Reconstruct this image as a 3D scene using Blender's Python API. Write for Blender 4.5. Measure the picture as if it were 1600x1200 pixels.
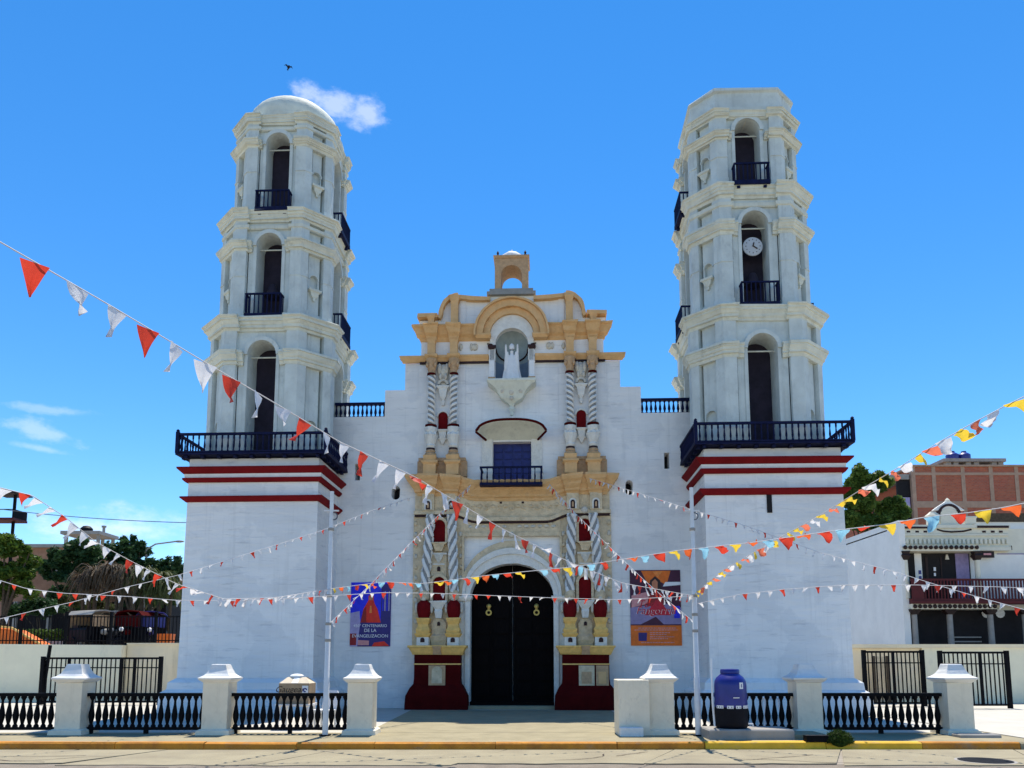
import bpy, bmesh, math, random
import numpy as np
from mathutils import Vector, Matrix
random.seed(7); rng = np.random.default_rng(7)
for o in list(bpy.data.objects): bpy.data.objects.remove(o)
S = bpy.context.scene; COL = S.collection
rad = math.radians

# ------------------------------------------------------------------ camera, sky, sun, exposure
PITCH, FPX, CY, EYE = rad(7.0), 1200.0, 882.7, 1.6
cam_d = bpy.data.cameras.new('camera'); cam = bpy.data.objects.new('camera', cam_d); COL.objects.link(cam)
cam.location = (0, 0, EYE); cam.rotation_euler = (rad(90) + PITCH, 0, 0)
cam_d.sensor_width = 36; cam_d.lens = FPX / 1600 * 36; cam_d.shift_y = (CY - 600) / 1600
cam_d.clip_start = .1; cam_d.clip_end = 6000; S.camera = cam
S.view_settings.view_transform = 'Standard'; S.view_settings.look = 'None'
S.view_settings.exposure = 1.15; S.view_settings.gamma = 1
SUN_EL, SUN_AZ = rad(69), rad(7)          # azimuth from +Y (behind the church) towards +X
sun_dir = Vector((math.sin(SUN_AZ) * math.cos(SUN_EL), math.cos(SUN_AZ) * math.cos(SUN_EL), math.sin(SUN_EL)))
sd = bpy.data.lights.new('sun', 'SUN'); sd.energy = 3.0; sd.angle = rad(.53); sd.color = (1, .93, .81)
sun = bpy.data.objects.new('sun', sd); COL.objects.link(sun); sun.location = (0, 0, 60)
sun.rotation_euler = sun_dir.to_track_quat('Z', 'Y').to_euler()

def ray(px, py):
    xp, yp = (px - 800) / FPX, (CY - py) / FPX
    return Vector((xp, math.cos(PITCH) - yp * math.sin(PITCH), math.sin(PITCH) + yp * math.cos(PITCH)))
def at(px, py, Y):                       # a measured spot of the photograph at a known distance
    r = ray(px, py); k = Y / r.y
    return Vector((r.x * k, Y, EYE + r.z * k))

W = bpy.data.worlds.new('World'); S.world = W; W.use_nodes = True
nt = W.node_tree; nt.nodes.clear(); L = nt.links.new
out = nt.nodes.new('ShaderNodeOutputWorld'); bg = nt.nodes.new('ShaderNodeBackground')
sky = nt.nodes.new('ShaderNodeTexSky'); sky.sky_type = 'NISHITA'; sky.sun_disc = False
sky.sun_elevation = SUN_EL; sky.sun_rotation = SUN_AZ
sky.altitude = 0; sky.air_density = .85; sky.dust_density = 0.0; sky.ozone_density = 2.6
hs = nt.nodes.new('ShaderNodeHueSaturation'); hs.inputs['Saturation'].default_value = 1.32; hs.inputs['Value'].default_value = 1.0
L(sky.outputs[0], hs.inputs['Color'])
geo = nt.nodes.new('ShaderNodeTexCoord')
def M(op, a, b=None, c=None):
    n = nt.nodes.new('ShaderNodeMath'); n.operation = op
    for i, v in enumerate((a, b, c)):
        if v is None: continue
        if isinstance(v, (int, float)): n.inputs[i].default_value = v
        else: L(v, n.inputs[i])
    return n.outputs[0]
def DOT(v):
    n = nt.nodes.new('ShaderNodeVectorMath'); n.operation = 'DOT_PRODUCT'
    L(geo.outputs['Generated'], n.inputs[0]); n.inputs[1].default_value = v
    return n.outputs['Value']
mp = nt.nodes.new('ShaderNodeMapping'); mp.inputs['Scale'].default_value = (14, 14, 26)
L(geo.outputs['Generated'], mp.inputs[0])
nz = nt.nodes.new('ShaderNodeTexNoise'); nz.inputs['Scale'].default_value = 1.0; nz.inputs['Detail'].default_value = 7
nz.inputs['Roughness'].default_value = .62; L(mp.outputs[0], nz.inputs['Vector'])
alpha = None
for (px, py, hw, hh, tilt, op, k) in ((520, 155, 58, 19, -9, .42, 1.8), (575, 178, 36, 20, -12, .42, 1.8), (40, 668, 85, 13, -8, .28, 1.7),
                                   (85, 641, 50, 6, 3, .2, 1.7), (205, 826, 150, 30, 0, .6, 1.0), (60, 700, 40, 5, -4, .22, 1.3)):
    d0 = ray(px, py).normalized(); R0 = Vector((d0.y, -d0.x, 0)).normalized(); U0 = R0.cross(d0)
    ct, st = math.cos(rad(tilt)), math.sin(rad(tilt)); R1 = R0 * ct + U0 * st; U1 = U0 * ct - R0 * st
    u = M('MULTIPLY', DOT(R1), FPX / hw); v = M('MULTIPLY', DOT(U1), FPX / hh)
    r = M('SQRT', M('ADD', M('MULTIPLY', u, u), M('MULTIPLY', v, v)))
    e = M('ADD', M('SUBTRACT', 1.0, r), M('MULTIPLY', M('SUBTRACT', nz.outputs[0], .5), 3.4 * k))
    mr = nt.nodes.new('ShaderNodeMapRange'); mr.interpolation_type = 'SMOOTHSTEP'; L(e, mr.inputs[0])
    mr.inputs[1].default_value = .0; mr.inputs[2].default_value = 1.25; mr.inputs[3].default_value = 0; mr.inputs[4].default_value = op
    front = M('GREATER_THAN', DOT(d0), .5)
    a = M('MULTIPLY', mr.outputs[0], front)
    alpha = a if alpha is None else M('MAXIMUM', alpha, a)
mix = nt.nodes.new('ShaderNodeMix'); mix.data_type = 'RGBA'; L(alpha, mix.inputs[0]); L(hs.outputs[0], mix.inputs[6])
mix.inputs[7].default_value = (5.4, 5.6, 6.2, 1)
L(mix.outputs[2], bg.inputs[0]); bg.inputs[1].default_value = .10; L(bg.outputs[0], out.inputs[0])

# ------------------------------------------------------------------ materials
MATS = {}
def mat(name, col, rough=.75, var=.12, scale=3.0, bump=.0, bscale=30, metal=0, spec=.3, stretch=(1, 1, 1), col2=None, stain=None, streak=0, patch=0):
    """procedural paint/plaster/stone: mottled base colour, optional second colour, stains and fine relief"""
    m = bpy.data.materials.new(name); m.use_nodes = True; t = m.node_tree; N = t.nodes; l = t.links.new
    b = N['Principled BSDF']; b.inputs['Roughness'].default_value = rough; b.inputs['Metallic'].default_value = metal
    b.inputs['Specular IOR Level'].default_value = spec
    tc = N.new('ShaderNodeTexCoord'); mpn = N.new('ShaderNodeMapping'); mpn.inputs['Scale'].default_value = stretch
    l(tc.outputs['Object'], mpn.inputs[0])
    n1 = N.new('ShaderNodeTexNoise'); n1.inputs['Scale'].default_value = scale; n1.inputs['Detail'].default_value = 6; n1.inputs['Roughness'].default_value = .65
    l(mpn.outputs[0], n1.inputs['Vector'])
    rmp = N.new('ShaderNodeValToRGB'); e = rmp.color_ramp.elements
    c2 = col2 or tuple(c * (1 - 2 * var) for c in col)
    e[0].position = .32; e[0].color = (*c2, 1); e[1].position = .62; e[1].color = (*col, 1)
    l(n1.outputs[0], rmp.inputs[0]); cur = rmp.outputs[0]
    if stain:
        sc, amt, scol, sstr = stain
        mp2 = N.new('ShaderNodeMapping'); mp2.inputs['Scale'].default_value = sstr; l(tc.outputs['Object'], mp2.inputs[0])
        n2 = N.new('ShaderNodeTexNoise'); n2.inputs['Scale'].default_value = sc; n2.inputs['Detail'].default_value = 8; n2.inputs['Roughness'].default_value = .7
        l(mp2.outputs[0], n2.inputs['Vector'])
        r2 = N.new('ShaderNodeMapRange'); r2.inputs[1].default_value = .56; r2.inputs[2].default_value = .74; r2.inputs[4].default_value = amt; l(n2.outputs[0], r2.inputs[0])
        mx = N.new('ShaderNodeMix'); mx.data_type = 'RGBA'; l(r2.outputs[0], mx.inputs[0]); l(cur, mx.inputs[6]); mx.inputs[7].default_value = (*scol, 1)
        cur = mx.outputs[2]
    if patch:                                   # repainted patches with ragged borders
        n4 = N.new('ShaderNodeTexNoise'); n4.inputs['Scale'].default_value = .55; n4.inputs['Detail'].default_value = 9; n4.inputs['Roughness'].default_value = .6; l(tc.outputs['Object'], n4.inputs['Vector'])
        r4 = N.new('ShaderNodeMapRange'); r4.inputs[1].default_value = .50; r4.inputs[2].default_value = .53; r4.inputs[4].default_value = 1.0; l(n4.outputs[0], r4.inputs[0])
        mx4 = N.new('ShaderNodeMix'); mx4.data_type = 'RGBA'; mx4.blend_type = 'MULTIPLY'; l(r4.outputs[0], mx4.inputs[0]); l(cur, mx4.inputs[6]); mx4.inputs[7].default_value = (1-patch, 1-patch*.9, 1-patch*.75, 1)
        cur = mx4.outputs[2]
    if streak:                                  # rain streaks: narrow across, long down the wall
        mp3 = N.new('ShaderNodeMapping'); mp3.inputs['Scale'].default_value = (3.2, 3.2, .16); l(tc.outputs['Object'], mp3.inputs[0])
        n3 = N.new('ShaderNodeTexNoise'); n3.inputs['Scale'].default_value = 1.6; n3.inputs['Detail'].default_value = 7; n3.inputs['Roughness'].default_value = .7
        l(mp3.outputs[0], n3.inputs['Vector'])
        r3 = N.new('ShaderNodeMapRange'); r3.inputs[1].default_value = .54; r3.inputs[2].default_value = .78; r3.inputs[4].default_value = streak; l(n3.outputs[0], r3.inputs[0])
        mx3 = N.new('ShaderNodeMix'); mx3.data_type = 'RGBA'; l(r3.outputs[0], mx3.inputs[0]); l(cur, mx3.inputs[6]); mx3.inputs[7].default_value = tuple(c*.45 for c in col) + (1,)
        cur = mx3.outputs[2]
    l(cur, b.inputs['Base Color'])
    if bump:
        nb = N.new('ShaderNodeTexNoise'); nb.inputs['Scale'].default_value = bscale; nb.inputs['Detail'].default_value = 5
        l(mpn.outputs[0], nb.inputs['Vector'])
        bp = N.new('ShaderNodeBump'); bp.inputs['Strength'].default_value = bump; bp.inputs['Distance'].default_value = .03
        l(nb.outputs[0], bp.inputs['Height']); l(bp.outputs[0], b.inputs['Normal'])
    MATS[name] = m; return m
mat('wall', (.85, .835, .81), .85, .05, .7, 1.0, 2.6, stretch=(.55, .55, 2.4), stain=(1.25, .72, (.40, .40, .42), (.75, .75, 7.5)), streak=.3, patch=.085)
mat('tower', (.62, .67, .64), .85, .10, 1.5, .6, 7, stain=(2.6, .55, (.33, .36, .35), (1.5, 1.5, .8)), streak=.5)
mat('cornice_cream', (.69, .70, .60), .8, .09, 2, .5, 9, stain=(3.2, .6, (.34, .35, .31), (1, 1, 1)), streak=.4)
mat('white', (.78, .77, .74), .75, .05, 3, .25, 14, stain=(4, .5, (.46, .45, .43), (1, 1, 1)))
mat('ochre', (.72, .45, .215), .8, .12, 4, .4, 20, col2=(.62, .37, .16), stain=(3, .55, (.36, .24, .14), (1, 1, 1)), streak=.25)
mat('capital', (.56, .36, .20), .75, .14, 9, .3, 25)
mat('stone', (.72, .585, .39), .85, .12, 5, .9, 16, col2=(.50, .40, .26), stain=(4, .4, (.36, .31, .24), (1, 1, 1)))
mat('carved', (.68, .63, .52), .8, .12, 8, .6, 22, col2=(.42, .40, .36))
mat('stone_white', (.76, .74, .68), .8, .08, 6, .5, 20, stain=(4, .55, (.45, .43, .38), (1, 1, 1)))
mat('maroon', (.075, .003, .003), .85, .15, 3, .1, 30, spec=.08)
mat('band_red', (.20, .008, .011), .8, .12, 3, .15, 20, spec=.1)
mat('niche_red', (.16, .006, .008), .85, .12, 6, spec=.08)
mat('gold', (.88, .54, .16), .65, .12, 7, .3, 22)
mat('trim_dark', (.035, .012, .014), .6, .2, 6)
mat('blue_iron', (.006, .009, .050), .65, .25, 9, .1, 40, spec=.15)
mat('blue_wood', (.010, .016, .16), .45, .2, 7, .1, 30, spec=.4)
mat('black_iron', (.004, .004, .006), .7, .3, 9, .1, 40, spec=.12)
mat('door_wood', (.007, .005, .005), .85, .3, 6, .3, 18, stretch=(8, 1, .6), spec=.08)
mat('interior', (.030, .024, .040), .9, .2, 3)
mat('column_groove', (.30, .30, .29), .85, .15, 6, .3, 20)
mat('statue_white', (.80, .79, .77), .6, .05, 6, .2, 25)
mat('niche_blue', (.20, .27, .36), .8, .1, 5, .2, 15)
mat('niche_grey', (.34, .40, .40), .8, .1, 5, .2, 15)
mat('brass', (.45, .33, .10), .4, .15, 12, metal=.7)
mat('concrete', (.33, .285, .18), .9, .10, 1.6, .35, 22, col2=(.26, .225, .14), stain=(.9, .45, (.20, .18, .14), (1, 1, 1)))
mat('slab', (.32, .28, .185), .9, .08, 1.1, .3, 28, col2=(.25, .215, .145), stain=(1.3, .5, (.20, .18, .145), (.6, 1.5, 1)))
mat('asphalt', (.25, .21, .165), .95, .12, 3.5, .8, 40, col2=(.18, .15, .12), stain=(2.2, .5, (.11, .095, .08), (.4, 1.4, 1)))
mat('asphalt_patch', (.15, .13, .11), .95, .15, 3.5, .8, 40)
mat('clock_face', (.50, .53, .56), .6, .05, 5)
mat('paving', (.52, .49, .42), .85, .06, 1.2, .2, 20, stain=(1.5, .35, (.34, .32, .28), (1, 1, 1)))
mat('kerb_yellow', (.56, .23, .02), .75, .12, 3, .35, 18, col2=(.36, .14, .02), stain=(2.4, .85, (.26, .20, .13), (.6, 1, 1.6)))
mat('kerb_bright', (.80, .46, .03), .7, .1, 3, .25, 18, stain=(2.4, .8, (.34, .26, .14), (.6, 1, 1.6)))
mat('pillar', (.84, .75, .58), .8, .06, 2, .25, 16, stain=(2.6, .65, (.40, .35, .28), (1.2, 1.2, .6)), streak=.3)
mat('retaining', (.88, .74, .50), .9, .09, .8, .3, 9, col2=(.74, .64, .46), stain=(.8, .55, (.38, .33, .23), (1.2, 1, .22)))
mat('retaining_painted', (.86, .79, .58), .85, .05, .8, .2, 9, stain=(1.5, .4, (.42, .42, .36), (1, 1, .6)))
mat('terrace', (.36, .32, .26), .95, .15, .8, .3, 12)
mat('brick_wall', (.34, .085, .05), .9, .1, 2)
mat('brick_far', (.36, .20, .13), .9, .2, 2, .3, 8, col2=(.26, .14, .09))
mat('column_tan', (.46, .30, .21), .9, .12, 2, .2, 10)
mat('concrete_grey', (.34, .32, .29), .9, .12, 2, .2, 10)
mat('house_white', (.84, .83, .78), .85, .05, .8, .25, 6, stain=(1, .3, (.5, .52, .53), (1, 1, .7)))
mat('house_cream', (.76, .72, .58), .8, .06, 2, .2, 10)
mat('house_red', (.10, .010, .012), .6, .15, 4)
mat('dark_wood', (.03, .014, .012), .6, .25, 5)
mat('dark_room', (.014, .012, .014), .8, .2, 3)  # near-black that paints the shade of unlit rooms behind openings
mat('tank_blue', (.012, .018, .22), .35, .12, 4, spec=.5)
mat('tank_black', (.005, .005, .010), .6, .2, 4, spec=.15)
mat('plastic_white', (.80, .81, .82), .4, .03, 5, spec=.45)
mat('cardboard', (.44, .31, .19), .85, .1, 5, .15, 30)
mat('cardboard_top', (.66, .56, .42), .85, .08, 5)
mat('paper_white', (.82, .82, .82), .7, .03, 8)
mat('ink', (.05, .03, .02), .7, .1, 5)
mat('pole_paint', (.74, .74, .73), .5, .08, 3, .1, 20, stain=(5, .5, (.45, .42, .40), (1, 1, .4)))
mat('cord', (.62, .61, .62), .8, .05, 5)
mat('cable', (.10, .11, .13), .7, .1, 5)
for nm, c in (('flag_red', (.72, .065, .035)), ('flag_white', (.80, .80, .82)), ('flag_orange', (.85, .16, .04)), ('flag_yellow', (.86, .62, .06)),
              ('flag_blue', (.30, .62, .80)), ('flag_coral', (.86, .22, .12))):
    m = mat(nm, c, .55, .06, 9, .3, 30)
    t = m.node_tree; b = t.nodes['Principled BSDF']; tr = t.nodes.new('ShaderNodeBsdfTranslucent'); ad = t.nodes.new('ShaderNodeMixShader')
    t.links.new(b.inputs['Base Color'].links[0].from_socket, tr.inputs[0]); ad.inputs[0].default_value = .45
    t.links.new(b.outputs[0], ad.inputs[1]); t.links.new(tr.outputs[0], ad.inputs[2])
    t.links.new(ad.outputs[0], t.nodes['Material Output'].inputs[0])
def leafmat(name, a, b, c):
    m = bpy.data.materials.new(name); m.use_nodes = True; t = m.node_tree; N = t.nodes; l = t.links.new
    bs = N['Principled BSDF']; bs.inputs['Roughness'].default_value = .6; bs.inputs['Specular IOR Level'].default_value = .25
    tc = N.new('ShaderNodeTexCoord'); n1 = N.new('ShaderNodeTexNoise'); n1.inputs['Scale'].default_value = .9; n1.inputs['Detail'].default_value = 8; n1.inputs['Roughness'].default_value = .8
    l(tc.outputs['Object'], n1.inputs['Vector']); r = N.new('ShaderNodeValToRGB'); e = r.color_ramp.elements
    e[0].position = .35; e[0].color = (*a, 1); e[1].position = .68; e[1].color = (*c, 1); k = e.new(.52); k.color = (*b, 1)
    l(n1.outputs[0], r.inputs[0]); l(r.outputs[0], bs.inputs['Base Color'])
    tr = N.new('ShaderNodeBsdfTranslucent'); l(r.outputs[0], tr.inputs[0]); ad = N.new('ShaderNodeMixShader'); ad.inputs[0].default_value = .35
    l(bs.outputs[0], ad.inputs[1]); l(tr.outputs[0], ad.inputs[2]); l(ad.outputs[0], N['Material Output'].inputs[0])
    MATS[name] = m
leafmat('leaf_bright', (.05, .09, .016), (.09, .16, .02), (.17, .22, .03))
leafmat('leaf_dark', (.02, .05, .02), (.035, .085, .03), (.07, .14, .04))
leafmat('leaf_mid', (.04, .08, .014), (.10, .17, .03), (.20, .27, .05))
leafmat('leaf_dry', (.06, .045, .028), (.13, .095, .06), (.25, .19, .13))
leafmat('leaf_olive', (.045, .06, .018), (.08, .10, .03), (.15, .15, .06))
leafmat('grass_clump', (.018, .035, .006), (.035, .07, .010), (.065, .11, .015))
mat('bark', (.10, .075, .05), .95, .25, 8, .5, 20)
# brick infill of the far apartment block: courses far below a pixel each
m = MATS['brick_wall']; t = m.node_tree; N = t.nodes
br = N.new('ShaderNodeTexBrick'); br.inputs['Scale'].default_value = 1; br.inputs['Color1'].default_value = (.56, .15, .075, 1); br.inputs['Color2'].default_value = (.44, .105, .055, 1)
br.inputs['Mortar'].default_value = (.30, .20, .15, 1); br.inputs['Brick Width'].default_value = .26; br.inputs['Row Height'].default_value = .12; br.inputs['Mortar Size'].default_value = .012
tc = N.new('ShaderNodeTexCoord'); cmb = N.new('ShaderNodeMapping'); cmb.inputs['Rotation'].default_value = (rad(90), 0, 0)
t.links.new(tc.outputs['Object'], cmb.inputs[0]); t.links.new(cmb.outputs[0], br.inputs['Vector'])
nn = N.new('ShaderNodeTexNoise'); nn.inputs['Scale'].default_value = .5; nn.inputs['Detail'].default_value = 6; t.links.new(tc.outputs['Object'], nn.inputs['Vector'])
mm = N.new('ShaderNodeMix'); mm.data_type = 'RGBA'; mm.blend_type = 'MULTIPLY'; mm.inputs[0].default_value = .3
t.links.new(br.outputs[0], mm.inputs[6]); t.links.new(nn.outputs[1], mm.inputs[7]); t.links.new(mm.outputs[2], N['Principled BSDF'].inputs['Base Color'])

# ------------------------------------------------------------------ mesh helpers
class MB:
    def __init__(s): s.v = []; s.f = []
    def add(s, vs, fs):
        o = len(s.v); s.v += [tuple(v) for v in vs]; s.f += [tuple(i + o for i in f) for f in fs]; return s
    def box(s, x0, x1, y0, y1, z0, z1):
        return s.add([(x0,y0,z0),(x1,y0,z0),(x1,y1,z0),(x0,y1,z0),(x0,y0,z1),(x1,y0,z1),(x1,y1,z1),(x0,y1,z1)],
                     [(0,3,2,1),(4,5,6,7),(0,1,5,4),(1,2,6,5),(2,3,7,6),(3,0,4,7)])
    def loops(s, rings, cap=True):
        n = len(rings[0]); vs = [p for r in rings for p in r]; fs = []
        for k in range(len(rings) - 1):
            for i in range(n):
                j = (i + 1) % n; fs.append((k*n+i, k*n+j, (k+1)*n+j, (k+1)*n+i))
        if cap: fs.append(tuple(range(n))[::-1]); fs.append(tuple((len(rings)-1)*n + i for i in range(n)))
        return s.add(vs, fs)
    def rect_loft(s, cx, cy, prof):          # (half x, half y, z)
        return s.loops([[(cx-a,cy-b,z),(cx+a,cy-b,z),(cx+a,cy+b,z),(cx-a,cy+b,z)] for a, b, z in prof])
    def lathe(s, prof, cx=0, cy=0, n=14):    # (r, z)
        return s.loops([[(cx + r*math.cos(2*math.pi*i/n), cy + r*math.sin(2*math.pi*i/n), z) for i in range(n)] for r, z in prof])
    def prism(s, pts, y0, y1):               # outline in x,z extruded along y
        return s.loops([[(x, y0, z) for x, z in pts], [(x, y1, z) for x, z in pts]])
    def prism_z(s, pts, z0, z1):
        return s.loops([[(x, y, z0) for x, y in pts], [(x, y, z1) for x, y in pts]])
    def tube(s, path, r, n=6, r1=None):
        rings = []; P = [Vector(p) for p in path]
        for i, p in enumerate(P):
            d = (P[min(i+1, len(P)-1)] - P[max(i-1, 0)]).normalized()
            a = d.cross(Vector((0, 0, 1)) if abs(d.z) < .9 else Vector((1, 0, 0))).normalized(); b = d.cross(a)
            rr = r if r1 is None else r + (r1 - r) * i / (len(P) - 1)
            rings.append([p + a*rr*math.cos(2*math.pi*k/n) + b*rr*math.sin(2*math.pi*k/n) for k in range(n)])
        return s.loops(rings)
    def arc(s, cx, cz, r0, r1, y0, y1, a0=0, a1=180, n=24, ky=1.0, ky1=None):   # part of a ring, angles from +x; ky squashes z
        ky1 = ky if ky1 is None else ky1; rings = []
        for i in range(n + 1):
            a = rad(a0 + (a1 - a0) * i / n); c, q = math.cos(a), math.sin(a)
            rings.append([(cx+r0*c, y0, cz+r0*q*ky), (cx+r1*c, y0, cz+r1*q*ky1), (cx+r1*c, y1, cz+r1*q*ky1), (cx+r0*c, y1, cz+r0*q*ky)])
        return s.loops(rings)
    def band(s, path, th, y0, y1):           # strip of thickness th below a path in x,z
        rings = []; P = [Vector((x, 0, z)) for x, z in path]
        for i, p in enumerate(P):
            d = (P[min(i+1, len(P)-1)] - P[max(i-1, 0)]).normalized(); n = Vector((d.z, 0, -d.x))
            if n.z > 0: n = -n
            q = p + n * th; rings.append([(p.x, y0, p.z), (p.x, y1, p.z), (q.x, y1, q.z), (q.x, y0, q.z)])
        return s.loops(rings)
    def sphere(s, c, rx, ry, rz, n=12, m=8):
        return s.add(*[(lambda R: ([p for r in R for p in r], [(k*n+i, k*n+(i+1)%n, (k+1)*n+(i+1)%n, (k+1)*n+i) for k in range(m-1) for i in range(n)]))(
            [[(c[0]+rx*math.sin(math.pi*(k+.02)/(m-1+.04))*math.cos(2*math.pi*i/n), c[1]+ry*math.sin(math.pi*(k+.02)/(m-1+.04))*math.sin(2*math.pi*i/n), c[2]-rz*math.cos(math.pi*k/(m-1))) for i in range(n)] for k in range(m)])][0])
    def xf(s, mtx):
        s.v = [tuple(mtx @ Vector(v)) for v in s.v]; return s
    def mesh(s, name, m, smooth=False):
        me = bpy.data.meshes.new(name); me.from_pydata(s.v, [], s.f)
        b = bmesh.new(); b.from_mesh(me); bmesh.ops.recalc_face_normals(b, faces=b.faces); b.to_mesh(me); b.free()
        me.materials.append(MATS[m])
        if smooth:
            me.polygons.foreach_set('use_smooth', [True] * len(me.polygons))
            try: me.set_sharp_from_angle(angle=rad(40))
            except Exception: pass
        return me
def link(name, me, parent=None, loc=(0,0,0), rz=0):
    o = bpy.data.objects.new(name, me); COL.objects.link(o); o.parent = parent; o.location = loc; o.rotation_euler = (0,0,rz); return o
def part(name, mb, m, parent=None, smooth=False, label=None):
    o = link(name, mb.mesh(name, m, smooth), parent)
    if label: o['label'] = label
    return o
def tag(o, label, cat, group=None):
    o['label'] = label; o['category'] = cat; o['kind'] = 'thing'
    if group: o['group'] = group
    return o
def thing(name, label, cat, loc=(0,0,0), rz=0, group=None):
    o = link(name, None, None, loc, rz); o.empty_display_size = .2; return tag(o, label, cat, group)
def struct(name, mb, m):
    o = part(name, mb, m); o['kind'] = 'structure'; return o
def cut(o, mb):                              # carve openings out of a solid, baked at once
    c = link('cutter', mb.mesh('cutter', 'wall')); c.parent = o.parent; c.location = o.location; c.rotation_euler = o.rotation_euler
    md = o.modifiers.new('b', 'BOOLEAN'); md.object = c; md.operation = 'DIFFERENCE'; md.solver = 'EXACT'
    bpy.context.view_layer.update(); dg = bpy.context.evaluated_depsgraph_get()
    me = bpy.data.meshes.new_from_object(o.evaluated_get(dg)); o.modifiers.clear(); me.name = o.name; o.data = me
    bpy.data.objects.remove(c); return o
def arch_pts(cx, hw, z0, zs, rise, n=14):    # outline of an arched opening
    return [(cx-hw, z0), (cx+hw, z0)] + [(cx + hw*math.cos(math.pi*i/n), zs + rise*math.sin(math.pi*i/n)) for i in range(n+1)]
def strip_mb(path2, w): pass
_txt = {}
def text(name, s, size, m, parent, loc, rx=90, extrude=.002, align='CENTER', shear=0):
    cu = bpy.data.curves.new(name, 'FONT'); cu.body = s; cu.size = size; cu.extrude = extrude; cu.align_x = align; cu.shear = shear
    tmp = bpy.data.objects.new('t', cu); COL.objects.link(tmp); bpy.context.view_layer.update()
    me = bpy.data.meshes.new_from_object(tmp.evaluated_get(bpy.context.evaluated_depsgraph_get())); bpy.data.objects.remove(tmp)
    me.transform(Matrix.Rotation(rad(rx), 4, 'X')); me.materials.clear(); me.materials.append(MATS[m]); me.name = name
    return link(name, me, parent, loc)

# ------------------------------------------------------------------ church frame
YF, ROT = 25.5, rad(-2.5)
CH = Matrix.Translation((0, YF, 0)) @ Matrix.Rotation(ROT, 4, 'Z')     # x along the facade, -y towards the street
def FX(dpx, py, dep=0): return at(800 + dpx, py, YF - dep).x
def FZ(py, dep=0): return at(800, py, YF - dep).z

# ---- ground, terraces, road
g = MB(); g.add([(-900,-60,-.14),(900,-60,-.14),(900,1500,-.14),(-900,1500,-.14)], [(0,1,2,3)]); struct('ground', g, 'terrace')
g = MB(); g.add([(-60,-8,-.132),(60,-8,-.132),(60,13.0,-.132),(-60,13.0,-.132)], [(0,1,2,3)]); road = struct('road', g, 'asphalt')
def jag(x0, x1, n, y, amp):
    return [(x0 + (x1-x0)*i/n, y + random.uniform(-amp, amp)) for i in range(n+1)]
xs = [-19.6, -16.4, -13.1, -9.9, -6.6, -3.35, -.1, 3.1, 6.3, 9.6, 12.8, 16.1, 19.4]
for i in range(len(xs)-1):
    a, b = xs[i] + .012, xs[i+1] - .012; sk = -.9
    front = jag(a + sk, b + sk, 9, 12.98 - .15*math.sin(i*1.7), .05)
    mb = MB().prism_z(front + [(b, 15.02), (a, 15.02)], -.131, -.118 + random.uniform(-.003, .003))
    part('concrete_slab', mb, 'slab', road)
def crack(path, w, z, m='tank_black'):
    vs = []
    for i, (x, y) in enumerate(path):
        x2, y2 = path[min(i+1, len(path)-1)]; x1, y1 = path[max(i-1, 0)]; l_ = math.hypot(x2-x1, y2-y1); nx, ny = -(y2-y1)/l_, (x2-x1)/l_; q = w*random.uniform(.4, 1.3)
        vs += [(x-nx*q, y-ny*q, z), (x+nx*q, y+ny*q, z)]
    part('crack', MB().add(vs, [(2*i, 2*i+1, 2*i+3, 2*i+2) for i in range(len(path)-1)]), m, road)
for i in range(8):
    x = random.uniform(-11, 9); y = random.uniform(13.2, 14.2); n = random.randint(6, 12); P_ = [(x, y)]; a = random.uniform(-.6, .9)
    for k in range(n): a += random.uniform(-.35, .35); x += .22*math.cos(a); y = min(14.9, max(13.05, y + .12*math.sin(a))); P_.append((x, y))
    crack(P_, .012, -.109, 'trim_dark')
for i in range(9):
    x = random.uniform(-9, 8); y = random.uniform(11.4, 12.6); n = random.randint(6, 14); P_ = [(x, y)]; a = random.uniform(-.3, .3)
    for k in range(n): a += random.uniform(-.3, .3); x += .25*math.cos(a); y += .12*math.sin(a); P_.append((x, y))
    crack(P_, .016, -.127, 'trim_dark')
for i in range(7):                            # patched asphalt
    cx0, cy0 = random.uniform(-9, 9), random.uniform(11.3, 12.5); rx = random.uniform(.3, 1.1)
    part('asphalt_patch', MB().prism_z([(cx0 + rx*random.uniform(.8, 1.1)*math.cos(a), cy0 + rx*.3*random.uniform(.8, 1.1)*math.sin(a)) for a in [2*math.pi*k/14 for k in range(14)]], -.131, -.1275), 'asphalt_patch', road)
# pavement in front of the railings, and the atrium floor behind
g = MB().prism_z([(-40, 15.28), (40, 15.28), (40, 17.2), (-40, 17.2)], -.14, 0.0); pav = struct('pavement', g, 'concrete')
g = MB(); g.add([(-40,17.2,-.002),(40,17.2,-.002),(40,33,-.002),(-40,33,-.002)], [(0,1,2,3)]); struct('atrium_floor', g, 'paving')
g = MB(); g.add([(-3.2,17.2,.002),(3.1,17.2,.002),(3.1,24.7,.002),(-3.2,24.7,.002)], [(0,1,2,3)]); struct('entrance_path', g, 'concrete')
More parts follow.
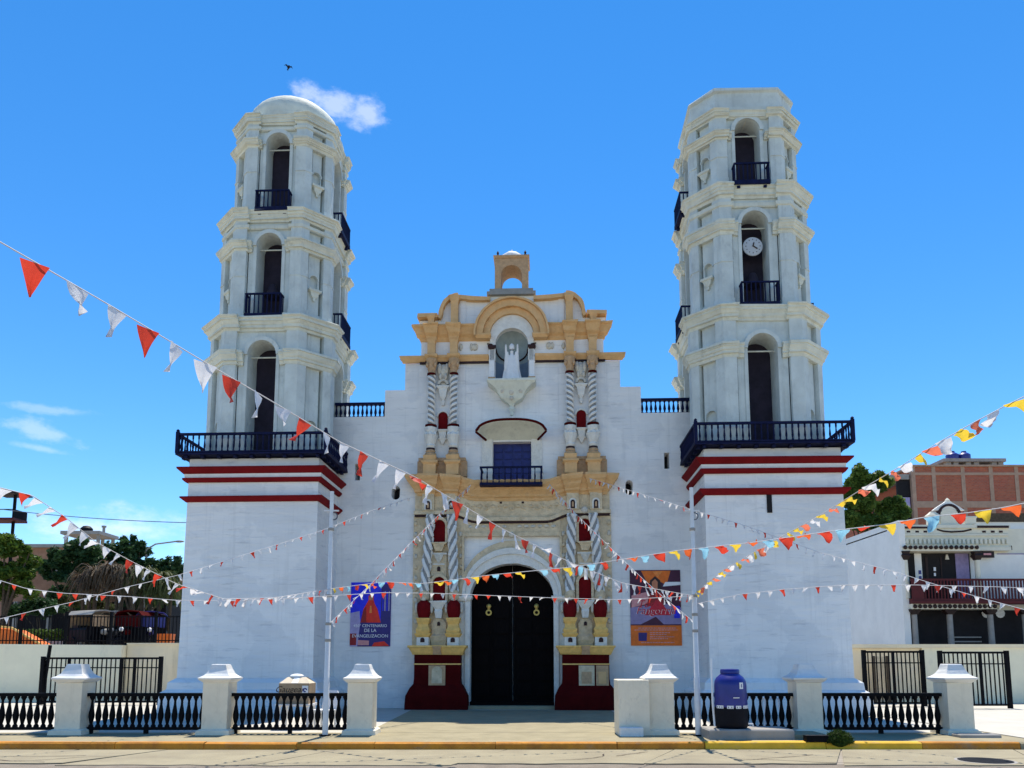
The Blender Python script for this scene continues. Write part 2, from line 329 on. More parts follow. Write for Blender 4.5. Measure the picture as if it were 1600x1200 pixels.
# kerb in stones that follow a slightly wavering line
kx = -14.0; k = 0
kerb = thing('kerb', 'long yellow painted kerb between concrete road and pavement', 'kerb')
def kline(x): return 15.12 + .05*math.sin(x*.45) + (.10 if x > 3 else 0) * min(1, (x-3)/2 if x > 3 else 0)
while kx < 15:
    ln = random.uniform(1.5, 2.4); x1 = kx + ln - .012
    ya, yb = kline(kx), kline(x1); h = random.uniform(-.006, .006)
    hh = 0.004 + h if kx < 10 else -.03
    mb = MB().loops([[(kx, ya, -.14), (kx, ya+.17, -.14), (kx, ya+.17, hh), (kx, ya+.035, hh), (kx, ya+.005, hh-.025)],
                     [(x1, yb, -.14), (x1, yb+.17, -.14), (x1, yb+.17, hh), (x1, yb+.035, hh), (x1, yb+.005, hh-.025)]])
    part('kerb_stone', mb, 'kerb_bright' if 2.4 < kx < 6.2 else ('kerb_yellow' if kx < 9.8 else 'concrete'), kerb)
    kx += ln; k += 1

# ------------------------------------------------------------------ church facade (one thing)
church = thing('church', 'white colonial church front with ochre cornices, twisted columns and dark arched door', 'church', (0, YF, 0), ROT)
xw = 6.2
z1, z2, z3 = FZ(648), FZ(607), FZ(566)
x2, x3 = FX(200, 620), FX(168, 585)
pts = [(-xw, 0), (xw, 0), (xw, z1), (x2, z1), (x2, z2), (x3, z2), (x3, z3), (-x3, z3), (-x3, z2), (-x2, z2), (-x2, z1), (-xw, z1)]
wall = part('wall', MB().prism(pts, 0, 1.4), 'wall', church)
# openings
DHW, DZS, DRI = FX(66, 980), FZ(934), FZ(880) - FZ(934)
NHW, NZ0, NZS = FX(25.5, 560), FZ(600), FZ(541); NR = FZ(516) - NZS
WHW, WZ0, WZ1 = FX(30, 720), FZ(752), FZ(690)
cb = MB()
cb.prism(arch_pts(0, DHW, -.2, DZS, DRI), -1, .75)
cb.prism(arch_pts(0, NHW, NZ0, FZ(563), FZ(563, 0) and .02), -1, -.9)
cb2 = MB().prism(arch_pts(0, DHW, -.2, DZS, DRI, 20), -1, .75)
cut(wall, cb2)
cb2 = MB().prism([(-WHW, WZ0), (WHW, WZ0), (WHW, WZ1), (-WHW, WZ1)], -1, .45); cut(wall, cb2)
cb2 = MB()
for px, ya, yb, w, rnd in ((556, 722, 748, 4.2, 0), (617, 757, 779, 6.8, 1), (1040, 710, 735, 4.0, 0), (982, 752, 775, 5.8, 1)):
    x = FX(px-800, (ya+yb)/2); hw = w*.0218; za, zb = FZ(yb), FZ(ya)
    if rnd: cb2.prism([(x + hw*math.cos(a), (za+hw if math.sin(a) < 0 else zb-hw) + hw*math.sin(a)) for a in [2*math.pi*i/16+.01 for i in range(16)]], -1, .7)
    else: cb2.prism([(x-hw, za), (x+hw, za), (x+hw, zb), (x-hw, zb)], -1, .7)
cut(wall, cb2)
for px, ya, yb, w in ((556, 722, 748, 6), (617, 757, 779, 9), (1040, 710, 735, 6), (982, 752, 775, 8)):
    x = FX(px-800, (ya+yb)/2); hw = w*.0218
    part('loophole', MB().box(x-hw, x+hw, .55, .62, FZ(yb)-.02, FZ(ya)+.02), 'dark_room', church)

# door: two dark leaves of panels with gilded knockers
for s in (-1, 1):
    n = 18
    ol = [(.015, .22), (DHW-.01, .22), (DHW-.01, DZS)] + [((DHW-.01)*math.cos(math.pi/2*i/n), DZS + (DRI-.01)*math.sin(math.pi/2*i/n)) for i in range(1, n)] + [(.015, DZS+DRI-.02)]
    leaf = part('door_leaf', MB().prism([(s*x, z) for x, z in ol], .52, .62), 'door_wood', church)
    for zz in range(6):
        for xx in range(2):
            xa = .12 + xx*.66; za = .38 + zz*.52
            part('panel', MB().box(*sorted((s*xa, s*(xa+.52))), .475, .525, za, za+.42), 'door_wood', leaf)
    kx_ = FX(s*38, 955)
    kz = FZ(953)
    kn = MB().lathe([(.02,.24),(.075,.20),(.085,.14),(.05,.09),(.045,.05),(.02,.03)], 0, 0, 10)
    kn.xf(Matrix.Translation((kx_, .46, kz)) @ Matrix.Diagonal((1, .45, 1, 1)))
    kn.arc(kx_, kz-.06, .055, .105, .43, .475, -200, 160, 18)
    part('knocker', kn, 'brass', leaf, True)
part('doorstep', MB().box(-DHW-.35, DHW+.35, -.55, .5, 0.001, .11), 'concrete', church)
part('doorstep', MB().box(-DHW+.01, DHW-.01, -.15, .74, .111, .215), 'door_wood', church)

# portal: jambs, imposts, archivolt rings, rectangular frame
for s in (-1, 1):
    jx0, jx1 = DHW - .02, FX(84, 990)
    part('door_jamb', MB().box(*sorted((s*jx0, s*(jx0+.16))), -.20, .3, .0, DZS-.12), 'stone_white', church)
    part('door_jamb', MB().box(*sorted((s*(jx0+.165), s*jx1)), -.14, .0, .0, DZS-.12), 'stone_white', church)
    part('impost', MB().rect_loft(s*(jx0+jx1)/2, -.1, [((jx1-jx0)/2, .13, DZS-.12), ((jx1-jx0)/2+.05, .18, DZS-.05), ((jx1-jx0)/2+.07, .2, DZS-.01), ((jx1-jx0)/2+.07, .2, DZS+.04)]), 'stone_white', church)
ky = DRI / DHW
def ring(r0, r1, k0, k1, y0, m):
    part('archivolt', MB().arc(0, DZS+.04, r0, r1, y0, .02, 0, 180, 36, k0, k1), m, church, True)
RO = FX(83, 934); KO = (FZ(846)-DZS-.04)/RO
def kk(r): return ky*.97 + (KO-ky*.97)*(r-DHW)/(RO-DHW)
rr = [DHW-.02, DHW+.15, DHW+.25, RO]
for i, (yy, mm_) in enumerate(((-.20, 'stone_white'), (-.26, 'stone_white'), (-.17, 'stone'))):
    ring(rr[i] + (.003 if i else 0), rr[i+1], kk(rr[i]), kk(rr[i+1]), yy, mm_)
# stone field of the lower order
zf0, zf1 = FZ(1012), FZ(806)
fx0, fx1 = FX(76, 900), FX(155, 900)
for s in (-1, 1):
    part('stone_field', MB().box(*sorted((s*fx0, s*fx1)), -.10, .01, zf0, zf1), 'stone', church)
mb = MB().prism([(-fx0+.001, FZ(834)), (fx0-.001, FZ(834)), (fx0-.001, zf1-.02), (-fx0+.001, zf1-.02)], -.12, .01)
part('stone_field', mb, 'stone', church)
mb = MB().box(-fx0-.03, fx0+.03, -.16, -.09, FZ(839), FZ(833))
for s in (-1, 1): mb.box(*sorted((s*(fx0-.03), s*(fx0+.04))), -.16, -.09, FZ(905), FZ(839)-.001)
part('portal_frame', mb, 'stone', church)
part('door_lamp', MB().sphere((0, -.3, FZ(838)), .10, .1, .10), 'carved', church, True)

# twisted columns
def twisted(zb, zt, r, turns, starts, hand, amp, nx=28, nz_=64):
    rings = []
    for k in range(nz_ + 1):
        t_ = k / nz_; z = zb + (zt - zb) * t_; R = r * (1 + .06 * math.sin(math.pi * min(1, t_*1.1)))
        row = []
        for i in range(nx):
            a = 2*math.pi*i/nx; w = math.cos(starts*a - hand*2*math.pi*turns*t_); w = 1 - 2*(abs((1-w)/2)**2.2)
            q = R * (1 + amp * w); row.append((q*math.cos(a), q*math.sin(a), z))
        rings.append(row)
    return MB().loops(rings)
for s in (-1, 1):
    # ---- lower order
    zt_, zb_ = FZ(806), FZ(926)
    for (dt, db, hand) in ((127, 137.5, 1), (94, 90.5, -1)):
        xt, xb = s*FX(dt, 806, .3), s*FX(db, 926, .3)
        H = zt_ - zb_
        mb = MB().lathe([(.115, 0), (.125, .5), (.115, 1)], 0, 0, 16)
        mb.v = [(x + xb + (xt-xb)*z, y-.28, zb_ + z*H) for x, y, z in mb.v]
        colm = part('column', mb, 'column_groove', church, True)
        for q in range(3):
            mb = MB().tube([(.108*math.cos(a), .108*math.sin(a), z) for a, z in [(2*math.pi*q/3 + s*hand*2*math.pi*1.9*i/40, i/40) for i in range(41)]], .062, 7)
            zs_ = [v[2] for v in mb.v]
            mb = MB(); pa = [Vector((xb + (xt-xb)*i/40 + .108*math.cos(a), -.28 + .108*math.sin(a), zb_ + H*i/40)) for i in range(41) for a in [2*math.pi*q/3 + s*hand*2*math.pi*1.9*i/40]]
            part('spiral', mb.tube(pa, .066, 7), 'white', colm, True)
        part('column_base', MB().lathe([(.13,FZ(938)),(.17,FZ(936)),(.18,FZ(931)),(.15,FZ(926)),(.14,FZ(924))], xb, -.28, 16), 'stone', colm, True)
        # vase with red drapery, gilded base, white pedestal block
        zz = [FZ(y) for y in (966, 962, 952, 944, 939)]
        part('red_vase', MB().lathe([(.17,zz[0]),(.20,zz[1]),(.235,zz[2]),(.22,zz[3]),(.12,zz[4])], xb, -.30, 16), 'niche_red', colm, True)
        part('cherub_head', MB().sphere((xb, -.36, FZ(936)), .095, .10, .11), 'carved', colm, True)
        for q in (-1, 1):
            part('volute', MB().sphere((xb+q*.25, -.28, FZ(950)), .06, .09, .2), 'carved', colm, True)
        zz = [FZ(y) for y in (990, 986, 984, 980, 976, 972, 968, 966)]
        part('gilded_base', MB().rect_loft(xb, -.30, [(.20,.2,zz[0]),(.22,.22,zz[1]),(.22,.22,zz[2]),(.17,.17,zz[3]),(.16,.16,zz[4]),(.2,.2,zz[5]),(.225,.225,zz[6]),(.225,.225,zz[7]-.002)]), 'gold', colm)
        part('gilded_capital', MB().rect_loft(xb, -.31, [(.19,.2,FZ(996)),(.24,.25,FZ(993)),(.26,.27,FZ(991)),(.26,.27,FZ(990)-.002)]), 'gold', colm)
        ped = part('pedestal_block', MB().box(xb-.19, xb+.19, -.51, -.1, FZ(1010), FZ(996)-.002), 'stone_white', colm)
        part('pedestal_niche', MB().prism(arch_pts(xb, .07, FZ(1004), FZ(1000), .07), -.525, -.511), 'trim_dark', colm)
    xm = s*FX(113.5, 870, .2)
    def niche(px0, px1, ya, yb, name, frame, dep=.16):
        c = s*FX((px0+px1)/2, (ya+yb)/2, dep); hw = abs(FX(px1-px0, ya)/2); z0_, zs_ = FZ(yb), FZ(ya) - hw
        o = part(name, MB().prism(arch_pts(c, hw, z0_, zs_, hw), -.135, -.104), 'niche_red', church, label='dark red arched niche')
        if frame:
            part('niche_arch', MB().arc(c, zs_, hw+.004, hw+.10, -.25, -.08, 0, 180, 16), 'stone', o, True)
            for q in (-1, 1): part('niche_jamb', MB().box(*sorted((c+q*(hw+.004), c+q*(hw+.09))), -.22, -.08, z0_, zs_), 'stone', o)
        return c, hw, z0_, o
    c, hw, zq, o = niche(104.5, 123.5, 813, 849, 'niche', True)
    part('niche_sill', MB().rect_loft(c, -.2, [(.12,.05,FZ(862)),(.19,.12,FZ(852)),(.27,.16,FZ(850)),(.27,.16,FZ(848.5))]), 'stone', o)
    mb = MB().box(c-.26, c+.26, -.17, -.09, FZ(901), FZ(863)); pn = part('carved_panel', mb, 'stone', church)
    part('carved_boss', MB().rect_loft(c, -.19, [(.03,.02,FZ(880)),(.14,.04,FZ(870)),(.15,.04,FZ(868)),(.15,.04,FZ(866.5))]), 'carved', pn)
    part('carved_rib', MB().box(c-.27, c+.27, -.2, -.171, FZ(867), FZ(864.5)).box(c-.2, c+.2, -.2, -.171, FZ(883), FZ(881)), 'stone_white', pn)
    part('carved_slot', MB().prism(arch_pts(c, .055, FZ(893), FZ(888), .055), -.185, -.171), 'trim_dark', pn)
    c, hw, zq, o = niche(104.5, 123.5, 902, 939, 'niche', True)
    part('niche_sill', MB().rect_loft(c, -.22, [(.10,.05,FZ(966)),(.13,.08,FZ(956)),(.12,.06,FZ(952)),(.22,.13,FZ(945)),(.29,.18,FZ(941)),(.29,.18,FZ(939.5))]), 'stone_white', o)
    pn = part('carved_panel', MB().rect_loft(c, -.13, [(.22,.04,FZ(1010)),(.27,.10,FZ(1000)),(.27,.10,FZ(994)),(.22,.05,FZ(991)),(.24,.06,FZ(975)),(.14,.05,FZ(967))]), 'stone', church)
    part('carved_slot', MB().prism(arch_pts(c, .05, FZ(978), FZ(974), .05), -.21, -.19), 'trim_dark', pn)
    # gilded cornice and maroon plinth
    pc, phw = s*FX(115, 1040, .3), FX(36, 1040, .3)
    def rl(prof, name, m, y0=.02, par=church):
        return part(name, MB().loops([[(pc-a, y0, z), (pc-a, -b, z), (pc+a, -b, z), (pc+a, y0, z)] for a, b, z in prof]), m, par)
    pl = rl([(phw+.26,.80,.0),(phw+.26,.80,.12),(phw+.24,.78,FZ(1086)),(phw+.12,.68,FZ(1074)),(phw+.02,.60,FZ(1068)),(phw,.58,FZ(1060)),(phw,.58,FZ(1023))], 'plinth', 'maroon')
    rl([(phw+.06,.6,FZ(1023)+.001),(phw+.08,.64,FZ(1020)),(phw+.16,.70,FZ(1013)),(phw+.2,.74,FZ(1012)),(phw+.2,.74,FZ(1009))], 'plinth_cornice', 'gold', par=pl)
    rl([(phw+.014,.594,FZ(1038.5)),(phw+.014,.594,FZ(1036.5))], 'plinth_line', 'gold', par=pl)
    part('plinth_bracket', MB().rect_loft(pc, -.62, [(.14,.05,FZ(1023)),(.12,.12,FZ(1015)),(.15,.15,FZ(1010))]), 'capital', pl)
    def plaque(x, w, m1, m2):
        p_ = part('plaque', MB().box(x-w, x+w, -.63, -.596, FZ(1070), FZ(1039.5)), m1, pl)
        part('plaque_panel', MB().box(x-w*.62, x+w*.62, -.65, -.631, FZ(1067), FZ(1049)), m2, p_)
        if s < 0: part('plaque_arch', MB().arc(x, FZ(1049), .02, w*.62, -.65, -.631, 0, 180, 12), m2, p_)
    if s < 0: plaque(pc, .27, 'capital', 'stone')
    else: plaque(pc+.02, .25, 'stone', 'capital'); plaque(pc+.52, .2, 'capital', 'ochre')

# ---- frieze above the lower order, dipping in the middle
def dip(x):                                   # 0 at the sides, 1 over the door
    a = abs(x); return 1 if a < 1.15 else (0 if a > 2.0 else .5 + .5*math.cos(math.pi*(a-1.15)/.85))
xs_ = [-3.35 + 6.7*i/60 for i in range(61)]
def dipband(za, zb, dz, y0, y1, xe, name, m, smooth=False):
    X = [x for x in xs_ if abs(x) < xe]; X = [-xe] + X + [xe]
    return part(name, MB().loops([[(x, y0, za-dz*dip(x)), (x, y1, za-dz*dip(x)), (x, y1, zb-dz*dip(x)), (x, y0, zb-dz*dip(x))] for x in X]), m, church, smooth)
dz1 = FZ(802) - FZ(813); xe = FX(152, 800, .1)
dipband(FZ(808), FZ(804.5), dz1, -.17, .0, xe, 'frieze_line', 'trim_dark')
dipband(FZ(804.5)+.001, FZ(799), dz1, -.24, .0, xe+.03, 'frieze_moulding', 'stone', True)
X = [-xe] + [x for x in xs_ if abs(x) < xe] + [xe]
part('frieze', MB().loops([[(x, -.13, FZ(799)-dz1*dip(x)+.001), (x, .01, FZ(799)-dz1*dip(x)+.001), (x, .01, FZ(770)), (x, -.13, FZ(770))] for x in X]), 'stone', church)
for s in (-1, 1):
    for d in (95, 131):
        x = s*FX(d, 788, .2)
        bl = part('frieze_block', MB().box(x-.2, x+.2, -.27, -.131, FZ(799)+.002, FZ(773)), 'stone', church)
        part('block_arch', MB().prism(arch_pts(x, .125, FZ(797.5), FZ(787), .125), -.285, -.271), 'stone_white', bl)
        part('block_slot', MB().prism(arch_pts(x, .075, FZ(797.5), FZ(788), .085), -.295, -.286), 'trim_dark', bl)
        part('block_core', MB().prism(arch_pts(x, .03, FZ(795), FZ(788.5), .03), -.305, -.296), 'capital', bl)
    for d in (19, 14):
        pass
for s in (-1, 1):
    part('drain_hole', MB().box(s*.37-.04, s*.37+.04, -.14, -.131, FZ(788), FZ(785)), 'trim_dark', church)
    part('moulding_scroll', MB().arc(s*FX(62, 815), FZ(812), .13, .2, -.16, -.1, 180 if s > 0 else 270, 270 if s > 0 else 360, 10), 'stone', church, True)
for i in range(15):                          # carved scrolls along the frieze
    x = -1.5 + 3.0*i/14; z = FZ(787) - dz1*dip(x)*.55 + .02*(-1)**i
    if i % 2: part('frieze_carving', MB().arc(x, z, .05, .085, -.165, -.125, 20 if i % 4 == 1 else 200, 300 if i % 4 == 1 else 480, 12), 'stone', church, True)
    else: part('frieze_carving', MB().sphere((x, -.13, z), .09, .045, .06, 8, 6), 'stone', church, True)
for s in (-1, 1):                            # rosettes and leaves carved into the stone field
    for i in range(11):
        y = 818 + i*17; 
        for d in (150.5, 80):
            if d == 80 and (y < 840 and i == 0): continue
            rs = part('rosette', MB().sphere((s*FX(d, y), -.105, FZ(y)), .07, .05, .085, 7, 5), 'carved' if i % 2 else 'stone', church, True)
    for i in range(6):
        x = s*FX(12 + i*10.5, 822); part('carved_leaf', MB().sphere((x, -.125, FZ(823.5)), .085, .04, .05, 7, 5), 'carved', church, True)
part('keystone_star', MB().sphere((FX(112.5,802), -.24, FZ(800)), .12, .08, .12, 8, 6), 'carved', church)

# ---- cornices with breaks (ressauts) over the columns
def cornice(name, prof, m, cols, hwb, xe_, dip_dz=0, brk=.14, parent=church, gap=None):
    """prof = (projection, z); breaks forward over each column"""
    def path(d):
        P = [(-xe_-d*.9, .01)]; P.append((-xe_-d*.9, -d))
        for c in cols:
            w = hwb + d*.35
            P += [(c-w, -d), (c-w, -d-brk), (c+w, -d-brk), (c+w, -d)]
        P += [(xe_+d*.9, -d), (xe_+d*.9, .01)]
        Q = []
        for i in range(len(P)-1):
            Q.append(P[i])
            if dip_dz and abs(P[i+1][0]-P[i][0]) > 1.2 and abs(P[i][1]-P[i+1][1]) < 1e-6:
                for k in range(1, 30): Q.append((P[i][0] + (P[i+1][0]-P[i][0])*k/30, P[i][1]))
        Q.append(P[-1]); return Q
    rings = [[(x, y, z - dip_dz*dip(x)) for x, y in path(d)] for d, z in prof]
    n = len(rings[0]); vs = [p for r in rings for p in r]; fs = []
    for k in range(len(rings)-1):
        for i in range(n-1): fs.append((k*n+i, k*n+i+1, (k+1)*n+i+1, (k+1)*n+i))
    mb = MB().add(vs, fs)
    t0 = (len(rings)-1)*n                       # top and bottom caps back to the wall
    for base in (0, t0):
        row = rings[0] if base == 0 else rings[-1]
        o_ = len(mb.v); mb.v += [(x, .011, z) for x, y, z in row]
        mb.f += [(base+i, base+i+1, o_+i+1, o_+i) for i in range(n-1)]
    return part(name, mb, m, parent)
c1, c2 = FX(131, 760, .4), FX(95, 760, .4)
dz2 = FZ(748) - FZ(757)
cornice('main_cornice', [(.16, FZ(775)), (.18, FZ(771)), (.26, FZ(769)), (.27, FZ(766)), (.40, FZ(760)), (.44, FZ(757)), (.52, FZ(753)), (.58, FZ(749)), (.58, FZ(746))],
        'ochre', [-c1, -c2, c2, c1], .15, FX(142, 760, .2), dz2, .10)
# ---- upper order
for s in (-1, 1):
    u1, u2 = FX(126.5, 640, .3), FX(91, 640, .3)
    part('pilaster_strip', MB().box(*sorted((s*FX(73, 640), s*FX(147, 640))), -.07, .01, FZ(745), FZ(570)), 'wall', church)
    um = s*(u1+u2)/2
    pb = part('pedestal', MB().box(um-.84, um+.84, -.22, .0, FZ(746), FZ(722)).box(um-.80, um+.80, -.26, 0, FZ(722)+.002, FZ(717)), 'capital', church)
    for u in (u1, u2):
        x = s*u
        part('pedestal_block', MB().rect_loft(x, -.32, [(.21,.22,FZ(746)+.01),(.21,.22,FZ(730)),(.27,.28,FZ(727)),(.27,.28,FZ(724.5)),(.2,.21,FZ(723)),(.22,.23,FZ(716)),(.17,.18,FZ(714.5))]), 'ochre', pb)
        hnd = (1 if u == u1 else -1)*s
        colm = part('column', MB().lathe([(.105, FZ(667)), (.105, FZ(588))], x, -.30, 16), 'column_groove', church, True)
        zA, zB = FZ(667)+.03, FZ(588)-.03
        for q in range(2):
            part('spiral', MB().tube([(x + .10*math.cos(a), -.30 + .10*math.sin(a), zA + (zB-zA)*i/120) for i in range(121) for a in [math.pi*q + hnd*2*math.pi*4.6*i/120]], .048, 6), 'white', colm, True)
        part('column_capital', MB().lathe([(.125,FZ(587)),(.12,FZ(583)),(.15,FZ(579)),(.14,FZ(576)),(.17,FZ(572)),(.19,FZ(567)),(.19,FZ(565))], x, -.30, 10), 'capital', colm)
        for q in (-1, 1): part('capital_volute', MB().sphere((x+q*.14, -.40, FZ(575)), .055, .07, .10, 8, 6), 'capital', colm, True)
        part('ring', MB().lathe([(.15,FZ(590)),(.15,FZ(587)-.002)], x, -.30, 14), 'maroon', colm, True)
        part('ring', MB().lathe([(.15,FZ(670.5)),(.2,FZ(669)),(.2,FZ(667)-.002)], x, -.30, 14), 'maroon', colm, True)
        part('column_base', MB().lathe([(.13,FZ(703)),(.17,FZ(700)),(.15,FZ(697)),(.2,FZ(690)),(.24,FZ(683)),(.17,FZ(680)),(.20,FZ(676)),(.21,FZ(671)-.003)], x, -.30, 10), 'stone_white', colm)
        for q in (-1, 0, 1): part('base_leaf', MB().sphere((x+q*.15, -.46+abs(q)*.06, FZ(682)), .06, .05, .10, 8, 6), 'stone_white', colm, True)
        part('ring', MB().lathe([(.15,FZ(706)),(.15,FZ(703)-.002)], x, -.30, 14), 'trim_dark', colm, True)
        part('column_foot', MB().lathe([(.19,FZ(714.5)),(.2,FZ(712)),(.15,FZ(710)),(.17,FZ(708)),(.15,FZ(706)-.002)], x, -.30, 14), 'capital', colm, True)
    # carved ornaments between the columns
    c = um
    om = part('carved_ornament', MB().sphere((c, -.1, FZ(583)), .19, .14, .32, 12, 8), 'carved', church, True)
    for q in (-1, 1):
        part('ornament_leaf', MB().sphere((c+q*.13, -.2, FZ(578)), .08, .08, .2, 8, 6), 'carved', om, True)
        part('ornament_leaf', MB().sphere((c+q*.09, -.22, FZ(590)), .06, .06, .12, 8, 6), 'carved', om, True)
    part('ornament_hood', MB().arc(c, FZ(602), .11, .19, -.22, -.06, 0, 180, 12), 'carved', om, True)
    part('ornament_bracket', MB().rect_loft(c, -.14, [(.03,.03,FZ(634)),(.06,.04,FZ(629)),(.04,.03,FZ(626)),(.10,.07,FZ(621)),(.15,.10,FZ(609)),(.22,.13,FZ(606.5)),(.22,.13,FZ(604.5))]), 'stone_white', om)
    hw = .16
    o = part('niche', MB().prism(arch_pts(c, hw, FZ(672), FZ(651), .15), -.115, -.072), 'niche_red', church, label='small dark red arched niche')
    part('niche_arch', MB().arc(c, FZ(651), .164, .22, -.14, -.06, 0, 180, 12), 'stone_white', o, True)
    part('niche_bracket', MB().rect_loft(c, -.13, [(.02,.03,FZ(695)),(.10,.05,FZ(688)),(.16,.06,FZ(687)),(.10,.07,FZ(685)),(.13,.08,FZ(676)),(.19,.12,FZ(674)),(.19,.12,FZ(672.5))]), 'stone_white', o)

# ---- top entablature
e1, e2 = FX(126.5, 545, .3), FX(91, 545, .3)
cols4 = [-e1, -e2, e2, e1]
cxe = FX(150, 562)
for s in (-1, 1):
    def half(name, prof, m, x0, x1, cols, hwb, brk):
        """one side of the entablature, left open for the central niche"""
        def path(d):
            P = [(x0, .01), (x0, -d)]
            for c_ in cols:
                w = hwb + d*.3; P += [(c_-w, -d), (c_-w, -d-brk), (c_+w, -d-brk), (c_+w, -d)]
            return P + [(x1+d*.8, -d), (x1+d*.8, .01)]
        return part(name, MB().loops([[(s*x, y, z) for x, y in path(d)] for d, z in prof]), m, church)
    half('architrave_line', [(.12, FZ(567.5)), (.12, FZ(565.5))], 'trim_dark', FX(36, 566), FX(140, 566), [e2, e1], .17, .12)
    half('architrave', [(.10, FZ(565.5)+.002), (.14, FZ(563)), (.20, FZ(560)), (.22, FZ(558)), (.22, FZ(556.5))], 'ochre', FX(36, 562), FX(168, 562), [e2, e1], .15, .15)
    part('frieze', MB().box(*sorted((s*FX(33.6, 545), s*FX(142, 545))), -.08, .9, FZ(556.5)+.002, FZ(533)), 'wall', church)
    for u in (e1, e2):
        part('frieze_block', MB().rect_loft(s*u, -.16, [(.13,.14,FZ(556.5)+.003),(.13,.14,FZ(538)),(.16,.17,FZ(534)-.002)]), 'ochre', church)
    for px, w in ((43+15, .12), (43+12+8, .06), (80, .07)):
        oo = part('frieze_carving', MB().sphere((s*FX(px, 545), -.09, FZ(543)), w, .06, .13, 8, 6), 'carved', church, True)
    half('top_cornice', [(.08, FZ(534)), (.12, FZ(531)), (.14, FZ(528.5)), (.25, FZ(525)), (.30, FZ(520)), (.36, FZ(516)), (.42, FZ(514)), (.42, FZ(512))], 'ochre', FX(50, 520), FX(140, 525), [e2, e1], .14, .14)
    # attic with swept shoulders
    A = lambda d, y: (s*FX(d, y), FZ(y))
    curve = [(113 - 28*math.sin(math.pi/2*i/10)**1.0 + 0, 498 - 33*(1 - math.cos(math.pi/2*i/10))) for i in range(11)]
    curve = [(114 - 30*(1-math.cos(math.pi/2*i/10)), 499 - 33*math.sin(math.pi/2*i/10)) for i in range(11)]
    topl = [(145, 499), (114.5, 499)] + curve + [(34, 466)]
    part('attic_wall', MB().prism([A(34, 512), A(145, 512)] + [A(*p) for p in topl], -.02, .7), 'wall', church)
    part('attic_coping', MB().band([A(147, 492), A(124, 491.5), A(116, 492)], .14, -.26, .72), 'ochre', church)
    part('attic_coping', MB().band([A(*p) for p in [(115.9, 497)] + [(d, y-6) for d, y in curve]], .13, -.22, .72), 'ochre', church, True)
    part('attic_coping', MB().band([A(83.8, 463.5), A(60, 466), A(34, 467)], .13, -.22, .72), 'ochre', church)
    part('attic_pier', MB().rect_loft(s*FX(126, 500), -.12, [(.10,.12,FZ(512)+.002),(.10,.12,FZ(502)),(.16,.17,FZ(496)),(.16,.17,FZ(493))]), 'ochre', church)
    part('attic_pier', MB().rect_loft(s*FX(89, 488), -.12, [(.12,.12,FZ(512)+.002),(.12,.12,FZ(477)),(.17,.18,FZ(468)),(.17,.18,FZ(464.5))]), 'ochre', church)
    part('attic_strip', MB().box(*sorted((s*FX(72, 490), s*FX(81, 490))), -.06, -.021, FZ(512)+.002, FZ(469)), 'wall', church)
part('attic_wall', MB().box(-FX(33.9, 490), FX(33.9, 490), -.01, .7, FZ(533), FZ(463)), 'wall', church)
# central arch over the niche
zsp = FZ(531)
R_ = [FX(r, 520) for r in (25.5, 33, 34, 44, 46, 55, 58)]
part('arch_moulding', MB().arc(0, FZ(528), R_[2], R_[3], -.30, .0, 0, 180, 36), 'ochre', church, True)
part('arch_moulding', MB().arc(0, FZ(528), R_[3]+.003, R_[5], -.42, .0, 0, 180, 36), 'ochre', church, True)
part('arch_moulding', MB().arc(0, FZ(528), R_[5]+.003, R_[6], -.52, .0, -4, 184, 36), 'ochre', church, True)
for s in (-1, 1):
    part('arch_foot', MB().rect_loft(s*(R_[2]+R_[5])/2, -.2, [((R_[5]-R_[2])/2, .16, FZ(534)), ((R_[5]-R_[2])/2+.05, .24, FZ(530)), ((R_[5]-R_[2])/2+.05, .24, FZ(528)-.001)]), 'ochre', church)
# niche for the statue (a real hollow), white ring, side pilasters, corbel
hol = MB().prism(arch_pts(0, NHW, NZ0, FZ(541), NR, 20), -1, .8)
cut(wall, MB().prism([(-NHW, NZ0), (NHW, NZ0), (NHW, z3+.3), (-NHW, z3+.3)], -1, .8))
fill = part('niche_wall', MB().prism([(-R_[2]+.002, z3+.002), (R_[2]-.002, z3+.002), (R_[2]-.002, FZ(528))] + [(R_[2]*.99*math.cos(math.pi*i/24), FZ(528)+R_[2]*.99*math.sin(math.pi*i/24)) for i in range(1, 24)] + [(-R_[2]+.002, FZ(528))], -.20, -.012), 'stone_white', church)
cut(fill, MB().prism(arch_pts(0, NHW, z3-.5, FZ(541), NR, 20), -1, .5))
at2 = [o_ for o_ in church.children if o_.name.startswith('attic_wall')][-1]
cut(at2, MB().prism(arch_pts(0, NHW, z3-2, FZ(541), NR, 20), -1, .45))
seg = 14; mb = MB(); rows = []
zc = FZ(541)
for k, (zz, lim) in enumerate(((NZ0+.002, 0), (FZ(563), 0), (zc, 0))):
    rows.append([(NHW*1.02*math.cos(math.pi*i/seg), .46*math.sin(math.pi*i/seg) - .02, zz) for i in range(seg+1)])
for k in range(1, 7):
    a = math.pi/2*k/6; rows.append([(NHW*1.02*math.cos(math.pi*i/seg)*math.cos(a), .46*math.sin(math.pi*i/seg)*math.cos(a) - .02, zc + NR*1.02*math.sin(a)) for i in range(seg+1)])
n = seg + 1
lowr, upr = rows[:2], rows[1:]
def sheet(rows): return MB().add([p for r in rows for p in r], [(k*n+i, k*n+i+1, (k+1)*n+i+1, (k+1)*n+i) for k in range(len(rows)-1) for i in range(n-1)])
part('niche_back', sheet(lowr), 'niche_blue', church, True); part('niche_shell', sheet(upr), 'niche_grey', church, True)
